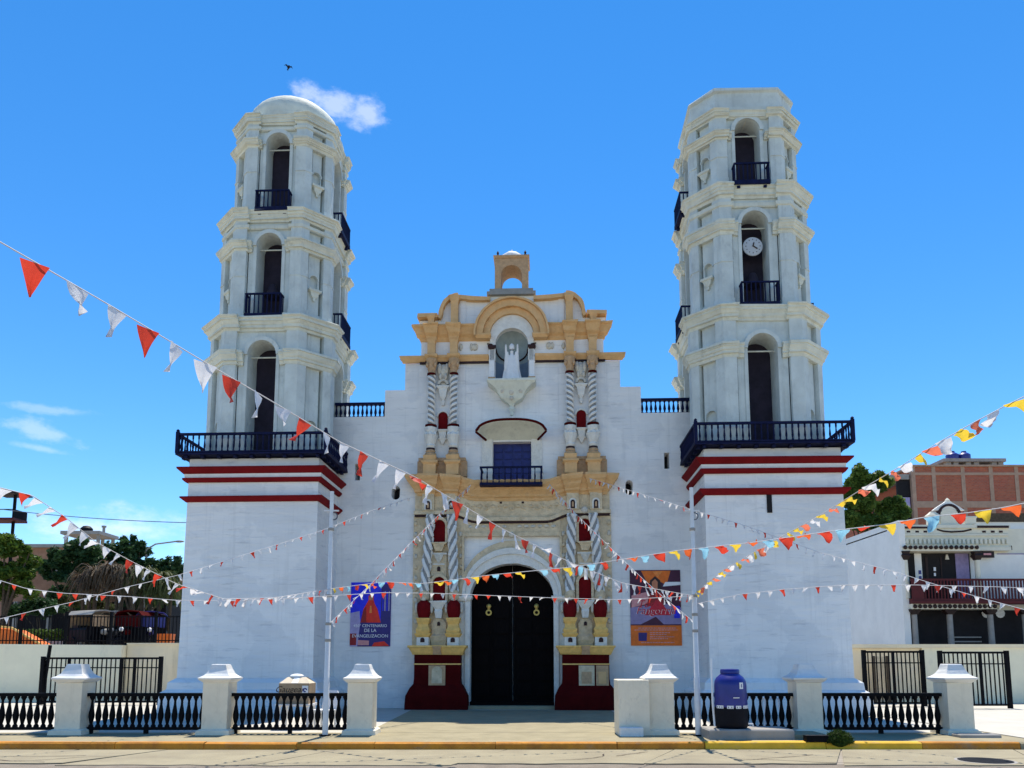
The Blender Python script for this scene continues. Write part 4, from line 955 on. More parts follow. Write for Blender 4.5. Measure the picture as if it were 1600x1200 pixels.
def balustrade(x0, x1, n, label):
    t_ = thing('balustrade', label, 'railing', ((x0+x1)/2, YP, 0), 0, 'black balustrade panels between the pillars')
    h = (x1-x0)/2
    part('top_rail', MB().box(-h, h, -.06, .06, .80, ht), 'black_iron', t_)
    part('bottom_rail', MB().box(-h+.02, h-.02, -.045, .045, .08, .14), 'black_iron', t_)
    for i in range(n): link('baluster', bl_mesh, t_, (-h+.09 + (2*h-.18)*i/(n-1), 0, .1401))
    for x in (-h+.09, 0, h-.09): part('foot', MB().box(x-.04, x+.04, -.04, .04, 0, .0795), 'black_iron', t_)
g_ = .275
balustrade(PX[0]-3.2, PX[0]-g_, 19, 'black balustrade panel at the far left end of the fence')
balustrade(PX[0]+g_, PX[1]-g_, 17, 'black balustrade panel in front of the black gate')
balustrade(PX[1]+g_, PX[2]-g_, 17, 'black balustrade panel in front of the carton on the table')
balustrade(PX[3]+g_, PX[4]-g_, 17, 'black balustrade panel behind the blue water tank')
balustrade(PX[4]+g_, PX[5]-g_, 17, 'black balustrade panel right of the green clump')

def pole(px, pyb, top_py, label, clamps):
    b = at(px, pyb, 16.45); zt = at(px, top_py, 16.45).z
    t_ = thing('bunting_pole', label, 'pole', (b.x, 16.45, 0), 0, 'white poles carrying the bunting')
    part('shaft', MB().lathe([(.062,0),(.062,1.2),(.055,1.21),(.053,3.0),(.046,3.01),(.042,zt)], 0, 0, 12), 'pole_paint', t_, True)
    part('foot', MB().rect_loft(0, 0, [(.10,.10,0),(.10,.10,.02),(.07,.07,.03)]), 'black_iron', t_)
    for z in clamps: part('clamp', MB().lathe([(.055,z-.03),(.066,z-.025),(.066,z+.025),(.055,z+.03)], 0, 0, 12), 'concrete_grey', t_, True)
    zc = at(px, 798, 16.45).z
    part('cross_arm', MB().box(-.16, .16, -.015, .015, zc-.015, zc+.015), 'pole_paint', t_)
    part('ring', MB().arc(.05, zc-.12, .07, .09, -.01, .01, 0, 360, 14), 'cable', t_)
    return b.x
PLX = pole(508, 1146, 768, 'white bunting pole in front of the blue poster side', (2.0, 2.35, 2.95, 4.4))
PRX = pole(1091, 1143, 762, 'white bunting pole beside the blue water tank', (2.2, 2.55, 2.95, 4.4))

# ---- blue water tank standing on a low slab
sl = thing('tank_slab', 'low grey concrete slab under the blue water tank', 'slab', (at(1165, 1140, 16.1).x, 16.1, 0)); part('block', MB().rect_loft(0, 0, [(.85,.42,0),(.85,.42,.17),(.83,.40,.199)]), 'concrete_grey', sl); part('step', MB().rect_loft(1.2, .05, [(.34,.36,0),(.34,.36,.08),(.32,.34,.10)]), 'concrete', sl)
p = at(1143, 1131, 16.1)
tk = thing('water_tank', 'blue water tank with black lower half and white lettering', 'water tank', (p.x, 16.1, .20))
part('lower_body', MB().lathe([(.30,.0),(.325,.04),(.335,.1),(.325,.2),(.335,.3),(.33,.43)], 0, 0, 28), 'tank_black', tk, True)
part('upper_body', MB().lathe([(.33,.431),(.335,.5),(.325,.58),(.335,.66),(.325,.74),(.325,.86),(.315,.95),(.28,1.02),(.20,1.09),(.185,1.11)], 0, 0, 28), 'tank_blue', tk, True)
part('lid', MB().lathe([(.17,1.1105),(.195,1.115),(.195,1.17),(.18,1.195),(.05,1.205)], 0, 0, 24), 'tank_blue', tk, True)
def wrap(u0, u1, z0, z1, r, n=6):
    rows = [[(r*math.sin(u0+(u1-u0)*i/n), -r*math.cos(u0+(u1-u0)*i/n), z) for i in range(n+1)] for z in (z0, z1)]
    return MB().add(rows[0]+rows[1], [(i, i+1, n+2+i, n+1+i) for i in range(n)])
for u0, u1 in ((-1.25, -.72), (-.50, -.12), (.02, .36), (.50, 1.2)):
    lt = part('lettering', wrap(u0, u1, .405, .465, .3405), 'paper_white', tk)
    nb_ = max(2, int((u1-u0)/.14))
    for i in range(nb_):
        q = u0 + (u1-u0)*(i+.45)/nb_; part('letter_gap', wrap(q-.018, q+.022, .415, .447, .3425, 1), 'tank_black', lt)
part('sticker', wrap(.30, .58, .80, .93, .333), 'paper_white', tk); part('sticker_mark', wrap(.41, .47, .83, .90, .335, 1), 'tank_blue', tk)
part('brand_line', wrap(-.12, .26, .615, .632, .342), 'paper_white', tk)
part('outlet_pipe', MB().tube([(-.35, -.02, .03), (-.38, -.02, .5), (-.38, -.02, 1.42)], .022, 8), 'plastic_white', tk)
part('outlet_tap', MB().tube([(.33,-.02,.08),(.42,-.06,.08),(.42,-.06,.04)], .02, 6), 'plastic_white', tk)
# ---- table with a carton on it, plastic chair beside
tb = at(461, 1135, 18.2)
T_ = thing('plastic_table', 'white plastic table behind the balustrade, carrying a carton', 'table', (tb.x, 18.3, 0))
part('table_top', MB().rect_loft(0, 0, [(.38,.36,.52),(.40,.38,.54),(.40,.38,.57)]), 'plastic_white', T_)
for sx in (-1, 1):
    for sy in (-1, 1): part('leg', MB().loops([[(sx*x-.03,sy*y-.03,z),(sx*x+.03,sy*y-.03,z),(sx*x+.03,sy*y+.03,z),(sx*x-.03,sy*y+.03,z)] for x, y, z in ((.36,.34,0),(.32,.30,.52))]), 'plastic_white', T_)
cx = thing('carton', 'brown cardboard carton with dark script lettering, flaps half open', 'box', (tb.x, 18.3, .571))
part('body', MB().box(-.35, .35, -.3, .3, 0, .47), 'cardboard', cx)
part('flap', MB().add([(-.35,-.3,.472),(.35,-.3,.472),(.22,-.06,.61),(-.22,-.06,.61)], [(0,1,2,3)]).add([(-.35,-.3,.476),(.35,-.3,.476),(.22,-.06,.614),(-.22,-.06,.614)], [(0,1,2,3)]), 'cardboard_top', cx)
part('flap', MB().add([(-.35,.3,.472),(.35,.3,.472),(.22,.06,.61),(-.22,.06,.61)], [(0,1,2,3)]), 'cardboard_top', cx)
for s in (-1, 1): part('flap', MB().add([(s*.35,-.3,.471),(s*.35,.3,.471),(s*.2,.05,.60),(s*.2,-.05,.60)], [(0,1,2,3)]), 'cardboard_top', cx)
part('paper_bag', MB().sphere((-.02,0,.63), .17, .12, .06, 12, 8), 'paper_white', cx, True)
part('label_sticker', MB().box(.19,.33,-.304,-.301,.22,.42), 'paper_white', cx); part('label_mark', MB().arc(.26,.32,.02,.05,-.307,-.3045,0,300,12), 'tank_blue', cx)
part('tape', MB().add([(-.06,-.31,.48),(.09,-.31,.48),(.07,-.06,.622),(-.05,-.06,.622)], [(0,1,2,3)]), 'paper_white', cx)
text('lettering', 'Gaugear', .20, 'ink', cx, (-.10, -.303, .27), shear=.35)
ch = thing('plastic_chair', 'white plastic chair beside the carton table', 'chair', (tb.x+.66, 18.2, 0), rad(-25))
part('seat', MB().rect_loft(0, 0, [(.22,.21,.41),(.23,.22,.43),(.22,.21,.44)]), 'plastic_white', ch)
part('backrest', MB().loops([[(-.22,.19,.44),(.22,.19,.44),(.22,.225,.44),(-.22,.225,.44)], [(-.22,.26,.75),(.22,.26,.75),(.22,.29,.75),(-.22,.29,.75)], [(-.15,.29,.86),(.15,.29,.86),(.15,.315,.86),(-.15,.315,.86)]]), 'plastic_white', ch)
for sx in (-1, 1):
    for sy in (-1, 1): part('leg', MB().box(sx*.2-.025, sx*.2+.025, sy*.19-.025, sy*.19+.025, 0, .409), 'plastic_white', ch)
# ---- second low table behind the right balustrade
q = at(1205, 1130, 18.2); T2 = thing('plastic_stool', 'white plastic stool behind the balustrade near the clock tower', 'stool', (q.x, 18.2, 0))
part('seat', MB().rect_loft(0, 0, [(.17,.17,.68),(.19,.19,.70),(.18,.18,.72)]), 'plastic_white', T2)
for sx in (-1, 1):
    for sy in (-1, 1): part('leg', MB().loops([[(sx*x-.025,sy*x-.025,z),(sx*x+.025,sy*x-.025,z),(sx*x+.025,sy*x+.025,z),(sx*x-.025,sy*x+.025,z)] for x, z in ((.2,0),(.15,.679))]), 'plastic_white', T2)
# ---- green clump on the kerb and the dark box left of it
p = at(1314, 1158, 15.2)
gc = thing('grass_clump', 'dark green clump of cut grass heaped on the kerb', 'plant', (p.x, 15.3, -.02))
vs, fs = [], []
for i in range(2600):
    a = random.uniform(0, 2*math.pi); e = math.asin(random.random()); r = .8 + .2*random.random()
    bx, by, bz = .27*r*math.cos(a)*math.cos(e), .2*r*math.sin(a)*math.cos(e), .235*r*math.sin(e)
    d = Vector((random.gauss(0,1), random.gauss(0,1), random.gauss(.2,.8))).normalized()*.07; w = d.cross(Vector((random.gauss(0,1),random.gauss(0,1),random.gauss(0,1)))).normalized()*.009
    b0 = Vector((bx,by,bz)); o_ = len(vs); vs += [b0-w, b0+w, b0+d]; fs.append((o_, o_+1, o_+2))
part('blades', MB().add(vs, fs), 'grass_clump', gc); part('core', MB().sphere((0,0,.06), .22, .16, .15), 'grass_clump', gc, True)
p = at(1274, 1150, 15.3); db = thing('drain_cover', 'flat dark box lying left of the green clump', 'box', (p.x+.02, 15.32, 0))
part('body', MB().rect_loft(0, 0, [(.22,.09,.002),(.22,.09,.10),(.20,.07,.11)]), 'black_iron', db); part('lid', MB().rect_loft(0, 0, [(.225,.095,.111),(.225,.095,.125)]), 'tank_black', db)
p = at(1580, 1184, 12.7); mh = thing('manhole_cover', 'dark round cover set in the road at the right edge', 'manhole', (p.x, 13.4, -.118))
part('plate', MB().lathe([(.42,0),(.42,.008),(.36,.012)], 0, 0, 28), 'black_iron', mh); part('rim', MB().lathe([(.47,-.004),(.47,.004),(.43,.005)], 0, 0, 28), 'concrete_grey', mh)
# end step under the last pillar and pale curb at the right
st_ = thing('end_step', 'low grey step under the last pillar at the right', 'step', (PX[5], 16.2, 0)); part('block', MB().rect_loft(0, 0, [(.42,.16,-.139),(.42,.16,.05),(.40,.14,.07)]), 'concrete_grey', st_)
g = MB()
cur = [(10.4+.0*k, 15.3) for k in range(1)] + [(10.5 + 2.4*math.sin(a), 17.7 - 2.3*math.cos(a)) for a in [math.pi/2*i/10 for i in range(11)]] + [(16, 17.9), (16, 22), (10.4, 22)]
struct('side_path', MB().prism_z(cur, -.05, .018), 'paving')

# ------------------------------------------------------------------ banners on the facade
def banner(px0, px1, py0, py1, label, base):
    c = CH.inverted() @ at((px0+px1)/2, (py0+py1)/2, YF-.02)
    x0 = at(px0, (py0+py1)/2, YF); x1 = at(px1, (py0+py1)/2, YF); w = (x1.x-x0.x)/2
    zt, zb = FZ(py0), FZ(py1)
    o = thing('banner', label, 'banner', CH @ Vector((c.x, -.03, zb)), ROT)
    part('sheet', MB().box(-w, w, -.006, .004, 0, zt-zb), base, o)
    return o, w, zt-zb
def flat(name, o, pts, m, lay): return part(name, MB().prism(pts, -.007-.0016*lay, -.0062-.0016*(lay-1)), m, o)
for nm, c in (('pr_blue', (.015, .025, .80)), ('pr_navy', (.03, .02, .18)), ('pr_red', (.80, .03, .012)), ('pr_dred', (.30, .012, .015)), ('pr_orange', (.85, .17, .012)), ('pr_purple', (.065, .008, .035)),
              ('pr_pink', (.70, .30, .30)), ('pr_lilac', (.42, .36, .60)), ('pr_skin', (.60, .22, .11)), ('pr_hair', (.03, .012, .012)), ('pr_flame', (.9, .27, .05)), ('pr_grey', (.30, .24, .42)), ('pr_crim', (.62, .012, .035))):
    mat(nm, c, .5, .14, 5, spec=.35)
o, w, h = banner(545, 609, 909, 1010, 'blue church poster with a red robed figure and white lettering', 'pr_blue')
flat('print', o, [(-w, .0), (-w, h*.52), (-w*.55, h*.55), (-w*.4, 0)], 'pr_lilac', 1)
flat('print', o, [(w*.5, 0), (w, 0), (w, h), (w*.52, h*.95)], 'pr_navy', 1)
flat('print', o, [(-w*.62, 0), (w*.6, 0), (w*.62, h*.36), (w*.2, h*.42), (-w*.5, h*.38)], 'pr_navy', 2)
flat('print', o, [(-w, h*.02), (-w, h*.2), (-w*.68, h*.2), (-w*.68, h*.02)], 'pr_dred', 3)
flat('print', o, [(w*.1, h*.0), (w*.95, h*.01), (w*.7, h*.08), (w*.2, h*.06)], 'pr_red', 3)
flat('print', o, [(-w*.6, h*.02), (-w*.05, h*.02), (-w*.05, h*.09), (-w*.6, h*.1)], 'pr_pink', 4)
flat('figure', o, [(-w*.5, h*.37), (w*.52, h*.37), (w*.34, h*.58), (w*.2, h*.66), (w*.14, h*.72), (w*.14, h*.78), (w*.02, h*.83), (-w*.12, h*.78), (-w*.12, h*.72), (-w*.22, h*.66), (-w*.36, h*.58)], 'pr_red', 4)
flat('figure', o, [(-w*.5, h*.37), (-w*.2, h*.37), (-w*.22, h*.62), (-w*.36, h*.57)], 'pr_dred', 5)
flat('figure', o, [(-w*.09, h*.72), (w*.1, h*.72), (w*.1, h*.77), (0, h*.79), (-w*.09, h*.77)], 'pr_skin', 5)
flat('figure', o, [(-w*.06, h*.52), (w*.06, h*.52), (w*.04, h*.63), (-w*.03, h*.63)], 'pr_flame', 5)
for i in range(4): flat('print', o, [(w*(.58+.1*i), h*.55), (w*(.63+.1*i), h*.55), (w*(.63+.1*i), h*.86), (w*(.58+.1*i), h*.86)], 'pr_lilac' if i % 2 else 'pr_blue', 2)
text('lettering', '450° CENTENARIO', .135, 'paper_white', o, (.0, -.0155, h*.30)); text('lettering', 'DE LA', .155, 'paper_white', o, (0, -.0155, h*.225)); text('lettering', 'EVANGELIZACION', .145, 'paper_white', o, (0, -.0155, h*.14))
o, w, h = banner(984, 1062, 892, 1009, 'orange and purple festival poster with a singing figure and red script', 'pr_purple')
flat('print', o, [(-w, 0), (w, 0), (w, h*.265), (-w, h*.265)], 'pr_orange', 1)
flat('print', o, [(-w*.55, h*.99), (w*.62, h*.99), (w*.45, h*.80), (.1*w, h*.86), (-w*.3, h*.82)], 'pr_orange', 1)
flat('print', o, [(-w*.1, h*.98), (w*.3, h*.98), (w*.1, h*.9)], 'pr_flame', 2)
flat('print', o, [(-w, h*.28), (w, h*.28), (w, h*.5), (w*.3, h*.56), (-w, h*.5)], 'pr_grey', 1)
flat('print', o, [(-w*.95, h*.5), (-w*.2, h*.56), (w*.2, h*.7), (-w*.2, h*.72), (-w*.95, h*.66)], 'pr_pink', 2)
flat('figure', o, [(-w*.28, h*.68), (-w*.2, h*.86), (0, h*.92), (w*.2, h*.86), (w*.28, h*.66)], 'pr_hair', 3)
flat('figure', o, [(-w*.12, h*.74), (-w*.13, h*.84), (0, h*.88), (w*.1, h*.84), (w*.09, h*.74), (0, h*.71)], 'pr_skin', 4)
flat('figure', o, [(-w*.35, h*.52), (w*.35, h*.52), (w*.28, h*.69), (w*.02, h*.72), (-w*.24, h*.69)], 'pr_dred', 4)
flat('print', o, [(w*.3, h*.78), (w, h*.80), (w, h*.84), (w*.4, h*.84)], 'paper_white', 3)
flat('print', o, [(-w*.45, h*.4), (w*.6, h*.4), (w*.1, h*.62)], 'pr_crim', 5)
flat('print', o, [(w*.72, h*.36), (w*.95, h*.36), (w*.95, h*.52), (w*.72, h*.52)], 'pr_blue', 4)
flat('print', o, [(-w*.6, h*.28), (.0, h*.38), (w*.3, h*.28)], 'pr_purple', 3)
text('lettering', 'Todo', .34, 'pr_crim', o, (-.22, -.0165, h*.505), shear=.3, extrude=.003); text('lettering', 'Fangorria', .34, 'paper_white', o, (-.02, -.0165, h*.415), shear=.3)
text('lettering', 'Fangorria', .34, 'pr_crim', o, (-.005, -.0225, h*.418), shear=.3)
flat('logo', o, [(-w*.7, h*.06), (-w*.38, h*.06), (-w*.36, h*.17), (-w*.7, h*.17)], 'pr_navy', 2)
for zz, x0, x1 in ((.225, -.7, .8), (.20, -.85, .85), (.165, -.25, .55), (.14, -.25, .4), (.11, -.25, .7), (.085, -.25, .45), (.035, -.6, .7)):
    k_ = x0
    while k_ < x1:
        e_ = k_ + random.uniform(.04, .12); flat('print', o, [(w*k_, h*zz), (w*min(e_, x1), h*zz), (w*min(e_, x1), h*(zz+.011)), (w*k_, h*(zz+.011))], 'pr_pink', 2); k_ = e_ + .025

# ------------------------------------------------------------------ raised terraces behind, retaining walls, gates
ZT = 2.0
for nm, x0, x1, y0 in (('terrace_left', -160, -9.5, 30.4), ('terrace_right', 9.5, 160, 29.4)):
    g = MB().box(x0, x1, y0, 170, -.13, ZT); struct(nm, g, 'terrace')
def top(px, Y): return at(px, 1008, Y).z
rw = thing('retaining_wall', 'beige concrete retaining wall behind the left gate', 'wall', (0, 0, 0))
xa, xb = -33.0, at(190, 1050, 29.6).x; xe_ = at(290, 1050, 30).x
part('painted_panel', MB().prism([(xa, 0), (xb, 0), (xb, top(190, 29.6)), (xa, top(0, 29.6)+.15)], 29.5, 30.35), 'retaining_painted', rw)
k0 = xb + .03
while k0 < xe_:
    k1 = min(k0 + 2.3, xe_); part('cast_panel', MB().prism([(k0, 0), (k1-.02, 0), (k1-.02, top(240, 30)+.02), (k0, top(240, 30)+.02)], 29.86, 30.35), 'retaining', rw); k0 = k1
part('coping', MB().box(xb+.03, xe_, 29.8, 30.36, top(240, 30)+.021, top(240, 30)+.08), 'retaining', rw)
rw2 = thing('retaining_wall', 'beige retaining wall below the white house on the right', 'wall', (0, 0, 0))
zr_ = at(1450, 1013, 28.8).z
x_a, x_b, x_c = at(1330, 1050, 28.8).x, at(1440, 1050, 28.8).x, at(1600, 1050, 28.8).x + 8
part('cast_panel', MB().box(x_a, x_b, 28.8, 29.38, 0, zr_), 'retaining', rw2); part('cast_panel', MB().box(x_b+.02, x_c, 28.7, 29.38, 0, zr_+.01), 'retaining_painted', rw2)
part('coping', MB().box(x_a, x_c, 28.62, 29.4, zr_+.011, zr_+.15), 'retaining', rw2)
def gate(px0, px1, pyt, Y, label, n, leafs, zb=.08, posts=(1, 1), mid_frac=.2):
    a, b = at(px0, pyt, Y), at(px1, pyt, Y); t_ = thing('iron_gate', label, 'gate', ((a.x+b.x)/2, Y, 0)); h = (b.x-a.x)/2; zt = a.z
    part('top_rail', MB().box(-h, h, -.03, .03, zt-.07, zt), 'black_iron', t_); part('bottom_rail', MB().box(-h, h, -.025, .025, zb, zb+.06), 'black_iron', t_); part('middle_rail', MB().box(-h, h, -.02, .02, zt-.07-(zt-zb)*mid_frac, zt-.03-(zt-zb)*mid_frac), 'black_iron', t_)
    for k_, x in ((0, -h), (1, h)): part('post', MB().box(x-.06*posts[k_], x+.06*posts[k_], -.06, .06, 0, zt+.03*posts[k_]), 'black_iron', t_)
    for f in leafs: part('stile', MB().box(-h+2*h*f-.04, -h+2*h*f+.04, -.035, .035, zb, zt-.001), 'black_iron', t_)
    bm = MB().box(-.016, .016, -.016, .016, 0, zt-zb-.13).mesh('bar', 'black_iron')
    for i in range(1, n): link('bar', bm, t_, (-h+2*h*i/n, 0, zb+.0601))
    return t_
gl = gate(68, 252, 1027, 27.6, 'black iron gate with vertical bars before the beige wall at left', 26, (.22, .67, .78))
part('leaning_post', MB().tube([(-2.12, .1, 0), (-1.95, .1, at(185, 1008, 27.6).z)], .06, 6), 'black_iron', gl)
gate(1349, 1440, 1017, 26.8, 'black iron gate with yellow board beside the clock tower', 14, (.5,))
gate(1468, 1572, 1018, 25.6, 'black iron gate at the right edge behind the last pillar', 15, (.6,))
p = at(1378, 1050, 28.2); yb = thing('yellow_board', 'tall yellowish board leaning behind the right iron gate', 'board', (p.x, 28.3, 0)); part('sheet', MB().rect_loft(0, 0, [(.30,.02,.0),(.30,.02,1.7)]), 'stone', yb); part('batten', MB().box(-.28,-.2,-.05,-.021,0,1.72).box(.2,.28,-.05,-.021,0,1.72), 'bark', yb)
# iron fence on top of the left wall
zf_, zft = top(100, 30)+.08, at(100, 958, 30).z
fe = thing('iron_fence', 'black iron picket fence on top of the beige retaining wall', 'fence', (0, 30.1, 0))
x0, x1 = at(-40, 980, 30).x, at(290, 980, 30).x
part('rail', MB().box(x0, x1, -.02, .02, zf_+.08, zf_+.12).box(x0, x1, -.02, .02, zft-.16, zft-.12), 'black_iron', fe)
pm = MB().rect_loft(0, 0, [(.014,.014,0),(.014,.014,zft-zf_-.06),(.003,.003,zft-zf_)]).mesh('picket', 'black_iron'); x = x0; i = 0
while x < x1:
    if i % 13 == 0: part('post', MB().box(x-.05, x+.05, -.05, .05, zf_-.07, zft+.06), 'black_iron', fe)
    else: link('picket', pm, fe, (x, 0, zf_-.07))
    x += .135; i += 1

# ------------------------------------------------------------------ plants
def leafcloud(clumps, n, size, stretch=1.0):
    vs = np.zeros((n*4, 3)); tot = sum(c[3]*c[4]*c[5] for c in clumps); w = np.array([(c[3]*c[4]*c[5])**.8 for c in clumps]); w /= w.sum()
    ci = rng.choice(len(clumps), n, p=w); C = np.array([c[:3] for c in clumps])[ci]; Rr = np.array([c[3:6] for c in clumps])[ci]
    d = rng.normal(size=(n, 3)); d /= np.linalg.norm(d, axis=1)[:, None]; r = rng.random(n)**.35
    P = C + d * Rr * r[:, None]
    a = rng.normal(size=(n, 3)); a[:, 2] *= .6; a /= np.linalg.norm(a, axis=1)[:, None]
    b = np.cross(a, rng.normal(size=(n, 3))); b /= np.linalg.norm(b, axis=1)[:, None]
    s_ = size * (.5 + rng.random(n))[:, None]
    vs[0::4] = P - a*s_*stretch; vs[1::4] = P + b*s_*.45; vs[2::4] = P + a*s_*stretch; vs[3::4] = P - b*s_*.45
    mb = MB(); mb.v = [tuple(v) for v in vs]; mb.f = [(4*i, 4*i+1, 4*i+2, 4*i+3) for i in range(n)]; return mb
def raw(name, mb, m, parent):
    me = bpy.data.meshes.new(name); me.from_pydata(mb.v, [], mb.f); me.materials.append(MATS[m]); return link(name, me, parent)
def tree(name, label, px, Y, pyb, clump_px, m, n, size, trunk_r=.16, group=None):
    """clump_px = (px, py, rx, ry in pixels, depth offset)"""
    b = at(px, pyb, Y); zb = ZT; t_ = thing(name, label, 'tree', (b.x, Y, zb), 0, group)
    cl = []
    for (cx_, cy_, rx, ry, dy) in clump_px:
        c = at(cx_, cy_, Y); k_ = Y/FPX*1.01
        base = (c.x-b.x, dy, c.z-zb); RX, RY = rx*k_, ry*k_
        for j in range(10):
            u = Vector((random.gauss(0,1), random.gauss(0,1), random.gauss(0,1))).normalized()*random.uniform(.5, .85)
            q = random.uniform(.22, .48); cl.append((base[0]+u.x*RX, base[1]+u.y*RX*.8, base[2]+u.z*RY, RX*q, RX*q, RY*q))
        cl.append((*base, RX*.6, RX*.6, RY*.6))
    raw('crown', leafcloud(cl, n, size), m, t_)
    mb = MB(); top_ = max(cl, key=lambda c: c[2]); hz = top_[2]*.75
    mb.tube([(0,0,-.1),(.05,.02,hz*.35),(-.04,.0,hz*.7),(0,0,hz)], trunk_r, 8, trunk_r*.35)
    for c in cl[::11]: mb.tube([(0,0,hz*.35), (c[0]*.5, c[1]*.5, (hz*.35+c[2])*.5+.1), (c[0], c[1], c[2])], trunk_r*.5, 6, trunk_r*.15)
    part('trunk', mb, 'bark', t_, True)
    return t_
TG = 'trees left of the church'
tree('leafy_tree', 'bright green leafy tree at the far left edge', 2, 37, 1000, [(14, 858, 30, 22, 0), (-20, 850, 34, 26, 0), (34, 884, 22, 22, .5), (0, 892, 36, 24, 0), (26, 915, 26, 20, .4), (-10, 925, 30, 18, 0), (40, 860, 12, 10, 0)], 'leaf_bright', 15000, .10, group=TG)
tree('leafy_tree', 'dark green tree behind the water tank platform on the left', 105, 44, 1000, [(92, 872, 24, 22, 0), (128, 866, 28, 24, 0), (72, 892, 18, 16, 0), (112, 900, 30, 18, 0), (150, 890, 24, 20, 0), (85, 925, 30, 20, .6), (125, 930, 34, 20, .6)], 'leaf_dark', 15000, .13, group=TG)
tree('leafy_tree', 'dark bluish green tree just left of the domed tower', 205, 45, 1000, [(180, 862, 20, 24, 0), (212, 862, 22, 20, 0), (200, 888, 36, 20, 0), (240, 886, 26, 20, 0), (270, 890, 18, 22, 0), (208, 845, 6, 14, 0), (192, 846, 6, 12, 0), (190, 925, 34, 22, .8), (250, 930, 34, 22, .8)], 'leaf_dark', 16000, .13, group=TG)
tree('leafy_tree', 'small yellowish green bush above the mototaxis', 140, 36.5, 1000, [(120, 940, 16, 10, 0), (150, 946, 18, 9, 0), (100, 935, 14, 10, 0), (172, 948, 14, 8, 0)], 'leaf_olive', 4000, .07, .06, group=TG)
tree('leafy_tree', 'low dark shrub behind the green hedge at far left', 60, 38.5, 1000, [(50, 945, 24, 18, 0), (80, 950, 24, 16, 0), (25, 955, 20, 14, 0)], 'leaf_dark', 5000, .09, .06, group=TG)
# dry thatch of drooping fronds
def droop(name, label, px, Y, pyb, spec, m):
    b = at(px, pyb, Y); t_ = thing(name, label, 'tree', (b.x, Y, ZT), 0, 'trees left of the church'); vs, fs = [], []
    for (cx_, cy_, R, nf) in spec:
        c = at(cx_, cy_, Y) - Vector((b.x, Y, ZT))
        for i in range(nf):
            a = random.uniform(0, 2*math.pi); r = R*random.uniform(.5, 1.1); k_ = random.uniform(.1, 1.1); w = random.uniform(.02, .055)
            pv = None
            for j in range(6):
                u = j/5; p_ = c + Vector((math.cos(a)*r*u, math.sin(a)*r*u, r*(k_*u - 1.25*u*u*u + .1*random.random()) + .15))
                s_ = Vector((-math.sin(a), math.cos(a), random.uniform(-.4,.4)))*w*(1.2-u)
                vs += [p_-s_, p_+s_]
                if pv is not None: fs.append((pv, pv+1, len(vs)-1, len(vs)-2))
                pv = len(vs)-2
    mb = MB(); mb.v = [tuple(v) for v in vs]; mb.f = fs; raw('crown', mb, m, t_)
    tr = MB()
    for (cx_, cy_, R, nf) in spec: c = at(cx_, cy_, Y) - Vector((b.x, Y, ZT)); tr.tube([(c.x*.8,0,-.1),(c.x*.9,0,c.z*.5),(c.x,c.y,c.z)], .11, 7, .07)
    part('trunk', tr, 'bark', t_, True)
droop('dry_palm', 'dry greyish brown drooping palm behind the mototaxis', 150, 35.5, 1000, [(130, 912, .9, 160), (150, 902, 1.0, 180), (172, 898, 1.0, 190), (195, 900, 1.0, 180), (140, 925, .8, 110), (185, 925, .8, 110)], 'leaf_dry')
droop('dry_palm', 'olive drooping palm next to the domed tower', 245, 35.7, 1000, [(222, 905, 1.1, 220), (250, 912, 1.1, 240), (268, 925, 1.0, 160), (235, 930, .8, 110)], 'leaf_olive')
tree('leafy_tree', 'green leafy tree between the clock tower and the brick building', 1362, 50, 1000, [(1345, 745, 24, 26, 0), (1372, 752, 22, 18, 0), (1350, 785, 30, 26, 0), (1390, 790, 26, 22, 0), (1335, 815, 26, 22, 0), (1380, 815, 30, 22, 0), (1405, 805, 18, 20, 0), (1330, 770, 22, 22, 0)], 'leaf_mid', 26000, .13)

# ------------------------------------------------------------------ far left: brick houses, tank platform, lamp, mototaxis
def bx(name, px0, px1, py0, py1, Y, d, m, par, label=None):
    a, b = at(px0, py1, Y), at(px1, py0, Y); o_ = par.location
    return part(name, MB().box(a.x-o_.x, b.x-o_.x, -d/2, d/2, a.z-o_.z, b.z-o_.z), m, par, label=label)
Yh = 70
hb = thing('brick_house', 'long brown brick house half hidden by trees on the left', 'house', (at(60, 1000, Yh).x, Yh, ZT))
zz = at(60, 856, Yh).z - ZT; xw0, xw1 = at(-20, 900, Yh).x-hb.location.x, at(118, 900, Yh).x-hb.location.x
part('wall', MB().box(xw0, xw1, 0, 8, 0, zz), 'brick_far', hb); part('roof', MB().box(xw0-.3, xw1+.3, -.4, 8.3, zz+.002, zz+.3), 'concrete_grey', hb)
for i in range(4): part('window', MB().box(xw0+1.2+i*1.9, xw0+2.2+i*1.9, -.04, .02, zz-3.0, zz-1.6), 'dark_room', hb)
hb2 = thing('brick_house', 'low terracotta brick house behind the dry palm', 'house', (at(120, 1000, 46).x, 46, ZT))
zz = at(60, 893, 46).z - ZT; xw0, xw1 = at(20, 900, 46).x-hb2.location.x, at(262, 900, 46).x-hb2.location.x
part('wall', MB().box(xw0, xw1, 0, 6, 0, zz*.62), 'dark_room', hb2, label='open front with its shade painted dark'); part('upper_wall', MB().box(xw0, xw1, -.1, 6, zz*.621, zz), 'brick_far', hb2); part('roof', MB().box(xw0-.2, xw1+.2, -.3, 6.2, zz+.002, zz+.15), 'concrete_grey', hb2)  # lower wall coloured near-black, its shade is painted in
for i in range(5): part('column', MB().box(xw0+.5+i*2.0, xw0+.72+i*2.0, -.5, -.3, 0, zz*.62), 'concrete_grey', hb2)
Yt = 66; q = at(140, 1000, Yt); tp = thing('tank_platform', 'concrete roof tank platform above the trees on the left', 'platform', (q.x, Yt, ZT))
